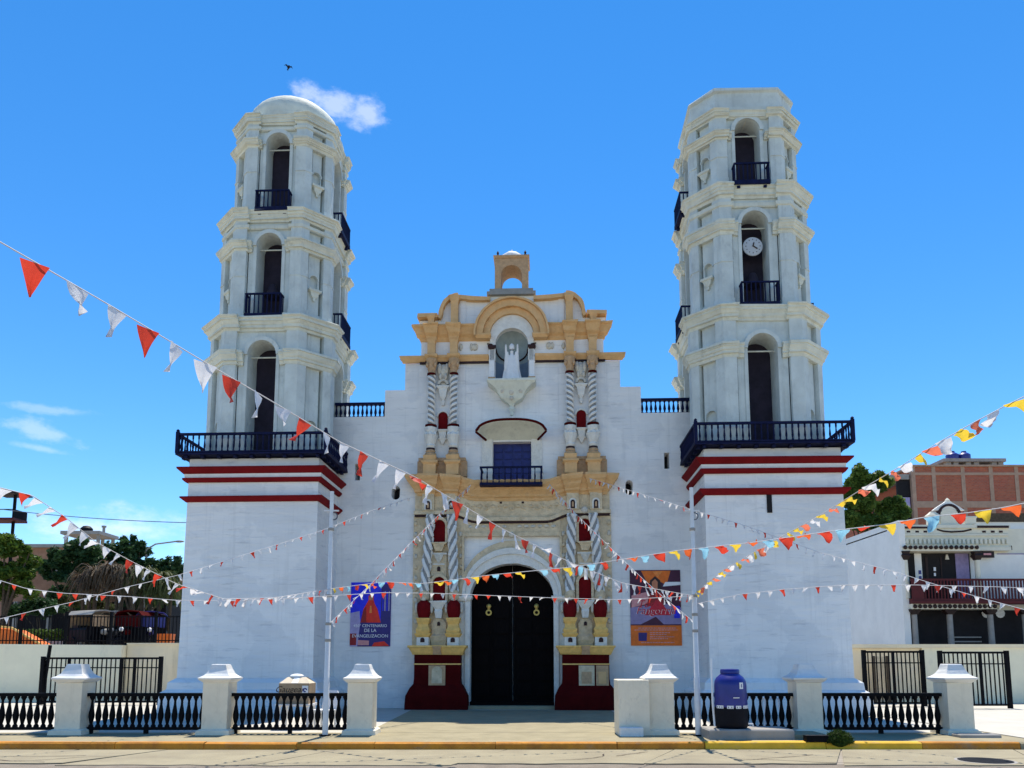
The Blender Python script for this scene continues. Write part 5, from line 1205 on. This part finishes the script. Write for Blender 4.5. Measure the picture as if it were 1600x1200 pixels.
za, zb2 = at(140, 839, Yt).z-ZT, at(140, 834, Yt).z-ZT; xl, xr = at(111, 835, Yt).x-q.x, at(171, 835, Yt).x-q.x
part('slab', MB().box(xl, xr, -1.6, 1.6, za, zb2), 'concrete_grey', tp)
for x in (xl+.2, -.2, xr-.4):
    for yy in (-1.3, 1.1): part('column', MB().box(x, x+.22, yy, yy+.22, 0, za-.001), 'concrete_grey', tp)
part('water_tank', MB().lathe([(.45,zb2+.001),(.5,zb2+.2),(.5,zb2+.45),(.3,zb2+.65),(.1,zb2+.7)], -.9, 0, 14), 'tank_black', tp, True)
part('vent_pipe', MB().lathe([(.12,zb2+.001),(.12,zb2+.55),(.2,zb2+.56),(.2,zb2+.7)], .6, 0, 8), 'concrete_grey', tp)
Yl = 45; q = at(268, 1000, Yl); lp = thing('street_lamp', 'grey street lamp arm reaching over the trees beside the domed tower', 'lamp', (at(221, 1000, Yl).x, Yl, ZT))
a, b = at(221, 858, Yl), at(272, 846, Yl); part('pole', MB().lathe([(.09,0),(.06,a.z-ZT)], 0, 0, 8), 'concrete_grey', lp, True)
part('arm', MB().tube([(0,0,a.z-ZT-.02),(.5,0,a.z-ZT+.3),(b.x-a.x-.2,0,b.z-ZT)], .045, 6), 'concrete_grey', lp); part('lamp_head', MB().sphere((b.x-a.x,0,b.z-ZT), .3, .12, .07), 'concrete_grey', lp, True)
Ys = 42; q = at(6, 1000, Ys); sg = thing('roof_shelter', 'small dark canopy on a thin post at the far left edge', 'shelter', (q.x, Ys, ZT))
za = at(6, 774, Ys).z-ZT; part('post', MB().box(-.06,.06,-.06,.06,0,za), 'black_iron', sg); part('canopy', MB().rect_loft(-.2,0,[(.75,.7,za+.001),(.72,.68,za+.08),(.2,.2,za+.2)]), 'dark_wood', sg)
zb3 = at(6, 815, Ys).z-ZT; part('deck', MB().box(-1.2,.4,-.6,.6,zb3,zb3+.12), 'house_red', sg); part('rail', MB().box(.32,.36,-.6,.6,zb3+.121,zb3+.6).box(-.9,.319,-.6,-.56,zb3+.55,zb3+.6), 'black_iron', sg)
# playground colours behind the fence
pg = thing('orange_slide', 'orange sloping playground slide behind the left picket fence', 'slide', (at(30, 1000, 33).x, 33, ZT))
part('chute', MB().loops([[(-1.6,-.4,0),(1.2,-.4,0),(1.2,-.4,.18),(-.1,-.4,.85),(-1.6,-.4,1.0)],[(-1.6,.5,0),(1.2,.5,0),(1.2,.5,.18),(-.1,.5,.85),(-1.6,.5,1.0)]]), 'pr_orange', pg); part('side_rail', MB().tube([(1.2,-.42,.22),(-.1,-.42,.92),(-1.6,-.42,1.06)], .05, 6), 'gold', pg)
hd_ = thing('green_hedge', 'strip of bright green hedge behind the left picket fence', 'hedge', (at(72, 1000, 35).x, 35, ZT)); raw('foliage', leafcloud([(x*.35-1.3, 0, .72, .3, .3, .26) for x in range(9)], 2600, .06), 'leaf_bright', hd_); part('planter', MB().box(-1.6,1.6,-.3,.3,0,.45), 'paving', hd_)
def mototaxi(px, Y, rz, canopy, back, label):  # vehicle colours darkened to paint in the shade of the trees
    t_ = thing('mototaxi', label, 'mototaxi', (at(px, 1000, Y).x, Y, ZT), rz, 'mototaxis parked behind the fence')
    part('cabin', MB().loops([[(-.6,y,.35),(.6,y,.35),(.6,y,.85),(.55,y,.95),(-.55,y,.95),(-.6,y,.85)] for y in (-.1, 1.0)]), 'tank_black', t_)
    cn = part('canopy', MB().loops([[(-.66,y,1.5),(-.5,y,1.68),(0,y,1.74),(.5,y,1.68),(.66,y,1.5),(.62,y,1.5),(.48,y,1.63),(0,y,1.69),(-.48,y,1.63),(-.62,y,1.5)] for y in (-.5, 1.05)]), canopy, t_, True)
    part('back_sheet', MB().box(-.6,.6,1.0,1.03,.951,1.5), back, t_); part('front_sheet', MB().box(-.58,.58,-.48,-.46,1.0,1.5), back, t_)
    for sx in (-1, 1):
        for yy in (-.47, 1.0): part('post', MB().box(sx*.6-.02, sx*.6+.02, yy-.02, yy+.02, .6, 1.52), 'black_iron', t_)
    part('seat', MB().box(-.5,.5,.55,.9,.951,1.06), 'dark_wood', t_)
    for (x, y) in ((-.62, .7), (.62, .7), (0, -1.0)):
        wv = MB().lathe([(.14,-.05),(.26,-.06),(.29,0),(.26,.06),(.14,.05)], 0, 0, 18); wv.xf(Matrix.Translation((x, y, .29)) @ Matrix.Rotation(math.pi/2, 4, 'Y')); wh = part('wheel', wv, 'tank_black', t_, True)
        rm = MB().lathe([(.02,-.045),(.14,-.03),(.14,.03),(.02,.045)], 0, 0, 12); rm.xf(Matrix.Translation((x, y, .29)) @ Matrix.Rotation(math.pi/2, 4, 'Y')); part('rim', rm, 'concrete_grey', wh)
    part('fork', MB().tube([(-.08,-1.0,.29),(-.08,-.8,.95)], .025, 6).tube([(.08,-1.0,.29),(.08,-.8,.95)], .025, 6).tube([(-.36,-.72,1.02),(0,-.8,.96),(.36,-.72,1.02)], .022, 6), 'black_iron', t_)
    part('fuel_tank', MB().sphere((0,-.55,.78), .16, .3, .14), canopy, t_, True); part('headlight', MB().sphere((0,-.9,.88), .1, .08, .1), 'plastic_white', t_, True); part('mudguard', MB().box(-.07,.07,-1.25,-.75,.6,.63), 'tank_black', t_)
mototaxi(150, 33.6, rad(65), 'concrete_grey', 'capital', 'dark mototaxi with grey canopy and tan back sheet behind the fence')
mototaxi(184, 34.4, rad(10), 'concrete_grey', 'pr_navy', 'mototaxi with pale canopy and navy sheets behind the fence')
mototaxi(209, 34.0, rad(-8), 'maroon', 'maroon', 'mototaxi with dark red canopy and sheets behind the fence')
mototaxi(236, 34.6, rad(20), 'pr_navy', 'tank_blue', 'mototaxi with blue sheets nearest the domed tower')
oc = thing('orange_crate', 'orange crate behind the fence next to the domed tower', 'crate', (at(258, 1000, 33.2).x, 33.2, ZT)); part('body', MB().rect_loft(0,0,[(.3,.2,.1),(.33,.23,.62)]), 'pr_orange', oc); part('rim', MB().rect_loft(0,0,[(.36,.26,.621),(.36,.26,.68)]), 'pr_orange', oc)
for dx in (-.25,.25): part('foot', MB().box(dx-.05,dx+.05,-.15,.15,0,.099), 'black_iron', oc)
# overhead cable
cb0, cb1 = at(-80, 784, 40), at(420, 818, 31); tag(part('overhead_cable', MB().tube([tuple(cb0.lerp(cb1, i/20) - Vector((0,0,.9*4*(i/20)*(1-i/20)*.35))) for i in range(21)], .018, 5), 'cable'), 'thin dark overhead cable crossing the sky left of the tower', 'cable')
cb0, cb1 = at(60, 884, 44), at(140, 890, 44); tag(part('overhead_cable', MB().tube([tuple(at(40+ i*12, 880 + i*1.2, 44)) for i in range(14)], .03, 5), 'cable'), 'grey sagging cable in front of the dark trees', 'cable')

# ------------------------------------------------------------------ right: white house with balcony, brick building
Yw = 42.0
WH = thing('white_house', 'white and cream two storey house with red balcony on the right', 'house', (at(1415, 1008, Yw).x, Yw, ZT-.05))
ox, oz = WH.location.x, WH.location.z
def HX(px, py=900): return at(px, py, Yw).x - ox
def HZ(py): return at(1500, py, Yw).z - oz
xR = HX(1640)+6
zs_top = HZ(813); dd = 22.0
part('side_wall', MB().prism([(0, 0), (.35, 0), (.35, zs_top), (0, zs_top)], .0, dd), 'house_white', WH)
body = part('front_wall', MB().box(.36, xR, .9, 1.3, 0, HZ(822)), 'house_cream', WH)
part('upper_field', MB().box(HX(1532), xR, .86, .899, HZ(935), HZ(862)), 'house_white', WH)
part('roof_slab', MB().box(.0, xR, 1.31, dd, HZ(824), HZ(822)), 'concrete_grey', WH)
part('cornice', MB().box(HX(1426), HX(1594), .55, 1.29, HZ(858), HZ(852)+.0).box(HX(1426), HX(1594), .65, 1.29, HZ(834), HZ(831)).box(HX(1424), HX(1596), .6, 1.29, HZ(822)+.001, HZ(817)), 'house_cream', WH)
part('frieze', MB().box(HX(1426), HX(1594), .74, .899, HZ(852)+.001, HZ(834)-.001), 'house_cream', WH)
part('parapet', MB().box(HX(1426), HX(1594), .7, 1.1, HZ(831)+.001, HZ(822)), 'house_cream', WH)
dn_ = MB().box(-.065, .065, 0, .14, 0, HZ(839.5)-HZ(847)).mesh('dentil', 'house_cream')
for i in range(24): link('dentil', dn_, WH, (HX(1430)+(HX(1590)-HX(1430))*i/23, .6, HZ(847)))
part('coping_line', MB().box(HX(1424), HX(1471), .56, .599, HZ(823), HZ(820)).box(HX(1543), HX(1593), .56, .599, HZ(822), HZ(818.5)), 'trim_dark', WH)
for px in (1434, 1448, 1461, 1555, 1569, 1582): part('vent', MB().box(HX(px)-.1, HX(px)+.1, .68, .699, HZ(829), HZ(826)), 'trim_dark', WH)
# crest on the roofline
cxx = HX(1503); gb = part('crest', MB().box(HX(1470), HX(1538), .72, 1.05, HZ(822)+.002, HZ(815)), 'house_cream', WH)
part('crest_pier', MB().rect_loft(HX(1477), .88, [(.28,.18,HZ(815)+.001),(.28,.18,HZ(803)),(.33,.22,HZ(801)),(.2,.15,HZ(798)),(.1,.1,HZ(795))]), 'house_cream', gb)
part('crest_pier', MB().rect_loft(HX(1536), .88, [(.28,.18,HZ(815)+.001),(.28,.18,HZ(807)),(.33,.22,HZ(805)),(.30,.2,HZ(803))]), 'house_cream', gb)
part('crest_niche', MB().prism(arch_pts(cxx, .52, HZ(815)+.001, HZ(801), .42), .78, 1.0), 'house_cream', gb)
part('crest_arch', MB().arc(cxx, HZ(801), .53, .66, .74, 1.02, 0, 180, 16), 'trim_dark', gb); part('crest_gable', MB().prism([(cxx-.9, HZ(793)), (cxx+.9, HZ(793)), (cxx+.6, HZ(787)), (cxx+.25, HZ(781)), (cxx, HZ(776)), (cxx-.25, HZ(781)), (cxx-.6, HZ(787))], .8, 1.0), 'house_white', gb)
part('crest_finial', MB().lathe([(.12,HZ(779)),(.14,HZ(777)),(.03,HZ(773))], cxx, .9, 8), 'house_cream', gb, True)
part('crest_swag', MB().tube([(HX(1480),.7,HZ(824)),(HX(1490),.68,HZ(827)),(HX(1503),.68,HZ(828)),(HX(1522),.68,HZ(827)),(HX(1535),.7,HZ(824))], .05, 5), 'trim_dark', gb)
# loggia with balusters
lg = part('loggia', MB().box(HX(1423), HX(1529), .72, .86, HZ(935), HZ(862)), 'dark_room', WH, label='dark loggia opening')  # solid dark panel, the shade inside the loggia is painted
for a_, b_, m_ in ((1441, 1452, 'house_white'), (1506, 1527, 'pr_grey')): part('inner_wall', MB().box(HX(a_), HX(b_), .69, .719, HZ(935), HZ(862)), m_, lg)
part('door_leaf', MB().box(HX(1458), HX(1462), .69, .719, HZ(935), HZ(868)).box(HX(1482), HX(1484), .69, .719, HZ(935), HZ(868)), 'dark_wood', lg)
part('poster', MB().box(HX(1470), HX(1473.5), .66, .689, HZ(890), HZ(884)).box(HX(1470), HX(1473), .66, .689, HZ(898), HZ(893)), 'paper_white', lg); part('poster', MB().box(HX(1446), HX(1450), .66, .688, HZ(895), HZ(889)).box(HX(1446), HX(1450), .66, .688, HZ(904), HZ(898)), 'tank_blue', lg)
part('wall_lamp', MB().prism([(HX(1489), HZ(872)), (HX(1495), HZ(872)), (HX(1493), HZ(864)), (HX(1491), HZ(864))], .6, .68), 'carved', lg)
part('beam', MB().box(HX(1412), HX(1533), -.05, .71, HZ(861), HZ(854)), 'house_cream', WH)
bd = MB().sphere((0,0,0), .12, .08, .12, 8, 6).mesh('bead', 'dark_wood', True)
for i in range(15): link('bead', bd, WH, (HX(1416)+(HX(1528)-HX(1416))*i/14, -.1, HZ(855.5)))
for px in (1417, 1530):
    cp = part('column', MB().lathe([(.17,HZ(935)),(.16,HZ(930)),(.13,HZ(875))], HX(px), .1, 12), 'house_cream', WH, True); part('column_capital', MB().rect_loft(HX(px), .1, [(.13,.13,HZ(875)+.001),(.24,.22,HZ(868)),(.18,.16,HZ(865)),(.24,.2,HZ(861.2))]), 'dark_wood', cp)
bal = part('balcony', MB().box(HX(1418), xR, -.35, .68, HZ(940), HZ(936)), 'house_red', WH, label='dark red balcony'); part('rail', MB().box(HX(1418), xR, -.32, -.22, HZ(908), HZ(905)), 'house_red', bal); part('solid_panel', MB().box(HX(1419), HX(1438), -.3, -.24, HZ(936)+.001, HZ(908)-.001), 'house_red', bal)
bm2 = MB().box(-.035, .035, -.03, .03, 0, HZ(908)-HZ(936)-.004).mesh('baluster', 'house_red'); x = HX(1440)
while x < HX(1625): link('baluster', bm2, bal, (x, -.27, HZ(936)+.002)); x += .175
part('awning_band', MB().box(HX(1418), xR, -.45, .3, HZ(944), HZ(940)-.001), 'house_red', WH); part('lower_beam', MB().box(HX(1418), HX(1548), -.3, .6, HZ(952), HZ(944)-.001), 'house_cream', WH)
for i in range(17): link('bead', bd, WH, (HX(1422)+(HX(1545)-HX(1422))*i/16, -.34, HZ(948)))
part('shop_opening', MB().box(HX(1418), xR, .84, .895, 0, HZ(952)), 'dark_room', WH, label='dark shop front under the balcony')  # dark sheet paints the unlit shop behind the columns
for px in (1425, 1480, 1543, 1597):
    cp = part('column', MB().lathe([(.22,0),(.2,.1),(.16,.14),(.15,HZ(960))], HX(px), .05, 12), 'concrete_grey', WH, True); part('column_capital', MB().rect_loft(HX(px), .05, [(.15,.15,HZ(960)+.001),(.3,.2,HZ(955)),(.3,.2,HZ(952)-.002)]), 'dark_wood', cp)
part('shop_gate', MB().box(HX(1487), HX(1540), .78, .83, HZ(996), HZ(994)).box(HX(1487), HX(1540), .78, .83, HZ(1003), HZ(1001)), 'concrete_grey', WH)
for px in (1550, 1572): part('wall_emblem', MB().lathe([(.05,0),(.22,.02),(.26,.05),(.1,.08)], 0, 0, 12).xf(Matrix.Translation((HX(px), .8, HZ(957))) @ Matrix.Rotation(math.pi/2, 4, 'X')), 'stone_white', WH)
sgn = part('sign_board', MB().box(HX(1534), HX(1567), .6, .66, HZ(869), HZ(859)), 'dark_wood', WH, label='small dark sign board'); part('sign_mark', MB().box(HX(1550), HX(1562), .59, .599, HZ(865), HZ(862)), 'pr_pink', sgn)
text('lettering', 'Su', .55, 'ink', WH, (HX(1594), .84, HZ(856)), extrude=.005); part('wall_line', MB().box(HX(1576), xR, .84, .859, HZ(863), HZ(861.5)), 'pr_grey', WH)
tl = part('tile_canopy', MB().prism([(HX(1560), HZ(796)), (HX(1600), HZ(786)), (xR, HZ(786)), (xR, HZ(800)), (HX(1560), HZ(800))], 3, 6), 'bark', WH); part('rear_room', MB().box(HX(1561), xR-.1, 3.1, 7, HZ(821), HZ(800)-.002), 'house_white', WH)

Yk = 60.0
BB = thing('brick_building', 'unfinished red brick building with concrete columns behind the white house', 'building', (at(1440, 1000, Yk).x, Yk, ZT))
bx0, bz0 = BB.location.x, BB.location.z
def KX(px): return at(px, 780, Yk).x - bx0
def KZ(py): return at(1500, py, Yk).z - bz0
xe2 = KX(1640) + 4; x0k = KX(1432)
colx = [1430, 1462, 1508, 1552, 1592, 1632]
for i in range(len(colx)-1):
    xa, xb = KX(colx[i])+.152, KX(colx[i+1])-.152
    for (ya, yb) in ((783, 742), (738, 729), (840, 793)): part('brick_panel', MB().box(xa, xb, .08, .3, KZ(ya), KZ(yb)), 'brick_wall', BB)
for i, px in enumerate(colx): part('concrete_column', MB().box(KX(px)-.15, KX(px)+.15, .04, .4, 0, KZ(728)), 'column_tan', BB)
part('ring_beam', MB().box(x0k, xe2, .03, .35, KZ(742), KZ(738)).box(x0k, xe2, .03, .35, KZ(793), KZ(783)).box(x0k-.3, xe2, -.1, 12, KZ(729), KZ(726.5)), 'column_tan', BB)
part('core', MB().box(x0k, xe2, .32, 12, 0, KZ(730)), 'brick_wall', BB)
sdm = part('side_bay', MB().box(KX(1404), KX(1430)-.3, .5, 10, 0, KZ(775)), 'brick_wall', BB); part('side_window', MB().box(KX(1406), KX(1427), .35, .49, KZ(775), KZ(748)), 'dark_room', BB); part('side_slab', MB().box(KX(1400), KX(1430)-.26, .2, 10, KZ(747.9), KZ(740)), 'concrete_grey', BB); part('side_parapet', MB().box(KX(1404), KX(1425), .3, .48, KZ(795), KZ(776)), 'pr_lilac', BB)
part('side_dark', MB().box(KX(1400), KX(1429)-.26, .3, .49, KZ(840), KZ(796)), 'dark_room', BB)
part('platform_slab', MB().box(KX(1490), KX(1590), 1.0, 6, KZ(716), KZ(711)), 'concrete_grey', BB)
for px in (1500, 1512, 1532, 1545, 1573, 1584): part('platform_column', MB().box(KX(px)-.2, KX(px)+.2, 1.2, 1.6, KZ(726), KZ(716)-.002), 'concrete_grey', BB)
for px in (1518, 1537):
    part('roof_tank', MB().lathe([(.45,KZ(711)+.002),(.5,KZ(707)),(.5,KZ(700)),(.3,KZ(697)),(.2,KZ(696)),(.2,KZ(694))], KX(px), 2.2, 16), 'tank_blue', BB, True, label='blue roof water tank')

# bird in the sky above the domed tower
p = at(451, 105, 60); bd_ = thing('bird', 'small dark bird flying above the domed tower', 'bird', p, rad(30))
part('body', MB().sphere((0,0,0), .10, .24, .10, 10, 8), 'tank_black', bd_, True)
for s in (-1, 1): part('wing', MB().loops([[(s*.05,-.1,.02),(s*.05,.12,.02),(s*.05,.12,.0),(s*.05,-.1,.0)],[(s*.22,-.06,.16),(s*.22,.1,.16),(s*.22,.1,.15),(s*.22,-.06,.15)],[(s*.36,.08,.10),(s*.36,.12,.10),(s*.36,.12,.095),(s*.36,.08,.095)]]), 'tank_black', bd_)
part('tail', MB().add([(-.03,.2,0),(.03,.2,0),(.07,.38,-.02),(-.07,.38,-.02)], [(0,1,2,3)]), 'tank_black', bd_)

# ------------------------------------------------------------------ bunting strings
FM = {}
def flag_mesh(kind, m, var):
    """a small fluttering pennant hanging from its top edge (x along the cord, -z down)"""
    key = (kind, m, var)
    if key in FM: return FM[key]
    r = random.Random(var*17 + len(m)*3 + len(kind)); nu, nv = 4, 5; vs, fs = [], []
    ph, am, lean, curl = r.uniform(0, 6), r.uniform(.1, .24), r.uniform(-.35, .35), r.uniform(-.6, .6)
    for j in range(nv + 1):
        v = j/nv
        for i in range(nu + 1):
            u = i/nu - .5
            w = (1 - v) if kind == 'tri' else (1 - .35*v*v - .25*v)
            drop = v * (1.0 if kind == 'tri' else .62*(1 - 1.2*u*u))
            vs.append((u*w*.72 + lean*v*v*.5, am*math.sin(ph + 5*u + 4*v)*v + curl*v*v*.5, -drop*(1 - .25*abs(curl)*v)))
    fs = [(j*(nu+1)+i, j*(nu+1)+i+1, (j+1)*(nu+1)+i+1, (j+1)*(nu+1)+i) for j in range(nv) for i in range(nu)]
    me = bpy.data.meshes.new('flag'); me.from_pydata(vs, [], fs); me.materials.append(MATS[m]); me.polygons.foreach_set('use_smooth', [True]*len(fs)); FM[key] = me; return me
def string(label, pix, Y0, Y1, colours, step, size, kind='tri', group='festive bunting strings', jitter=.12, blow=0.0, skip=0.0, start=None, taper=1.0):
    """the cord runs straight in depth: 1/Y changes evenly along its picture"""
    Ls = [0]
    for a, b in zip(pix, pix[1:]): Ls.append(Ls[-1] + math.hypot(b[0]-a[0], b[1]-a[1]))
    P = []
    n = 90
    for k in range(n + 1):
        s_ = Ls[-1]*k/n; i = max(j for j in range(len(Ls)-1) if Ls[j] <= s_ + 1e-9); f = (s_-Ls[i])/(Ls[i+1]-Ls[i])
        px, py = pix[i][0] + (pix[i+1][0]-pix[i][0])*f, pix[i][1] + (pix[i+1][1]-pix[i][1])*f
        u = s_/Ls[-1]; P.append(at(px, py, 1/(1/Y0 + (1/Y1-1/Y0)*u)))
    t_ = thing('bunting', label, 'bunting', P[0], 0, group); O = P[0]
    part('cord', MB().tube([tuple(p - O) for p in P], .0055, 4), 'cord', t_)
    TL = sum((b-a).length for a, b in zip(P, P[1:])); acc = step*.5 if start is None else start; d = 0; ci = 0
    for a, b in zip(P, P[1:]):
        seg = (b-a).length
        while d + seg > acc:
            p = a.lerp(b, (acc-d)/seg); acc += step*random.uniform(1-jitter, 1+jitter)
            m = colours[ci % len(colours)] if random.random() > (.15 if start is None else 0) else random.choice(colours); ci += 1
            if random.random() < skip: continue
            dirv = (b-a).normalized(); o = link('flag', flag_mesh(kind, m, random.randint(0, 6)), t_, p - O - Vector((0,0,.004)))
            az = math.atan2(dirv.y, dirv.x) + random.uniform(-.5, .5); pit = math.asin(max(-1, min(1, dirv.z)))
            sz = size*random.uniform(.85, 1.12)*(1 + (taper-1)*min(1, d/TL))
            o.rotation_euler = (random.gauss(blow, .35), -pit*.8, az); o.scale = (sz, sz, sz)
        d += seg
RW = ['flag_red', 'flag_white', 'flag_white']; MC = ['flag_yellow', 'flag_orange', 'flag_blue', 'flag_red']; YC = ['flag_white', 'flag_yellow', 'flag_coral']
Y0p = 16.4
string('large red and white pennants sloping from upper left down across the facade', [(-70, 338), (0, 378), (180, 482), (330, 572), (430, 630), (530, 690), (646, 744), (788, 828), (887, 877), (972, 911), (1084, 931)], 4.6, Y0p, ['flag_red', 'flag_white', 'flag_white'], .275, .25, start=.49, taper=.6)
string('red and white pennants dipping from the left edge past trees to the left pole', [(-60, 742), (0, 762), (50, 774), (102, 808), (150, 847), (205, 877), (275, 912), (350, 936), (430, 934), (516, 920)], 8.6, Y0p, RW, .22, .22, blow=.7, taper=.65)
string('long level red and white string from left edge to right pole across the door', [(-60, 890), (0, 907), (42, 920), (100, 927), (200, 932), (275, 938), (360, 939), (450, 935), (597, 926), (680, 927), (754, 930), (860, 934), (968, 937), (1084, 931)], 12.5, Y0p, RW, .23, .125, blow=.5)
string('red and white string rising from lower left edge to the ochre cornice', [(-60, 982), (0, 967), (50, 955), (112, 941), (195, 918), (277, 899), (350, 877), (397, 862), (500, 830), (583, 797), (640, 778)], 13.5, 24.6, RW, .30, .145, blow=.5)
string('white and red string climbing from left pole to the ochre cornice', [(513, 976), (579, 913), (626, 864), (687, 803), (736, 757)], Y0p, 24.5, ['flag_white', 'flag_white', 'flag_red'], .15, .15, blow=.4)
string('multicoloured string from left pole across the door arch to the right edge', [(516, 920), (600, 909), (660, 912), (770, 898), (895, 886), (966, 875), (1060, 860), (1173, 848), (1312, 828), (1387, 819), (1445, 808), (1515, 801), (1568, 793), (1650, 776)], Y0p, 8.2, MC, .25, .19, 'pen', taper=1.4, blow=.9, skip=.06)
string('white and red string falling from ochre cornice to the right pole', [(858, 756), (900, 803), (948, 850), (1004, 904), (1040, 936), (1086, 973)], 24.5, Y0p, ['flag_white', 'flag_white', 'flag_red'], .20, .16, blow=.3)
string('white and red string from ochre cornice across clock tower to white house', [(920, 747), (1000, 771), (1080, 796), (1164, 821), (1280, 863), (1397, 893), (1464, 914), (1536, 935), (1650, 966)], 24.5, 13.0, ['flag_white', 'flag_white', 'flag_red', 'flag_white'], .25, .145, blow=.3)
string('red and white string from right pole to the right edge', [(1086, 944), (1155, 929), (1223, 921), (1322, 914), (1429, 914), (1560, 917), (1650, 921)], Y0p, 13.0, ['flag_white', 'flag_red', 'flag_white'], .24, .14, blow=.3)
string('white, yellow and coral pennants rising from right pole to the right edge', [(1084, 929), (1130, 891), (1204, 848), (1280, 806), (1352, 761), (1410, 727), (1467, 691), (1520, 661), (1573, 633), (1660, 590)], Y0p, 6.6, YC, .25, .20, 'pen', taper=1.4, blow=.9)

# hand-made masonry: nudge the corners of mouldings so that no line is machine straight
jr = random.Random(3)
JIT = {'main_cornice': .016, 'impost_cornice': .014, 'pilaster': .010, 'frieze_pilaster': .010, 'pilaster_base': .010, 'attic_coping': .012, 'attic_pier': .010, 'architrave': .010, 'top_cornice': .014,
       'arch_moulding': .010, 'plinth_cornice': .010, 'pedestal_block': .008, 'gilded_base': .008, 'red_band': .008, 'niche_sill': .010, 'archivolt': .006, 'carved_panel': .012, 'rosette': .014, 'frieze_carving': .012,
       'corbel': .014, 'carved_leaf': .012, 'dome': .008, 'parapet': .02, 'cap': .006, 'kerb_stone': .006, 'column_capital': .012, 'column_base': .010, 'carved_ornament': .015}
done = set()
for o in bpy.data.objects:
    if o.type != 'MESH': continue
    j = JIT.get(o.name.split('.')[0])
    if j and o.data.name not in done:
        done.add(o.data.name)
        for v in o.data.vertices: v.co += Vector((jr.uniform(-j, j), jr.uniform(-j, j), jr.uniform(-j, j)))
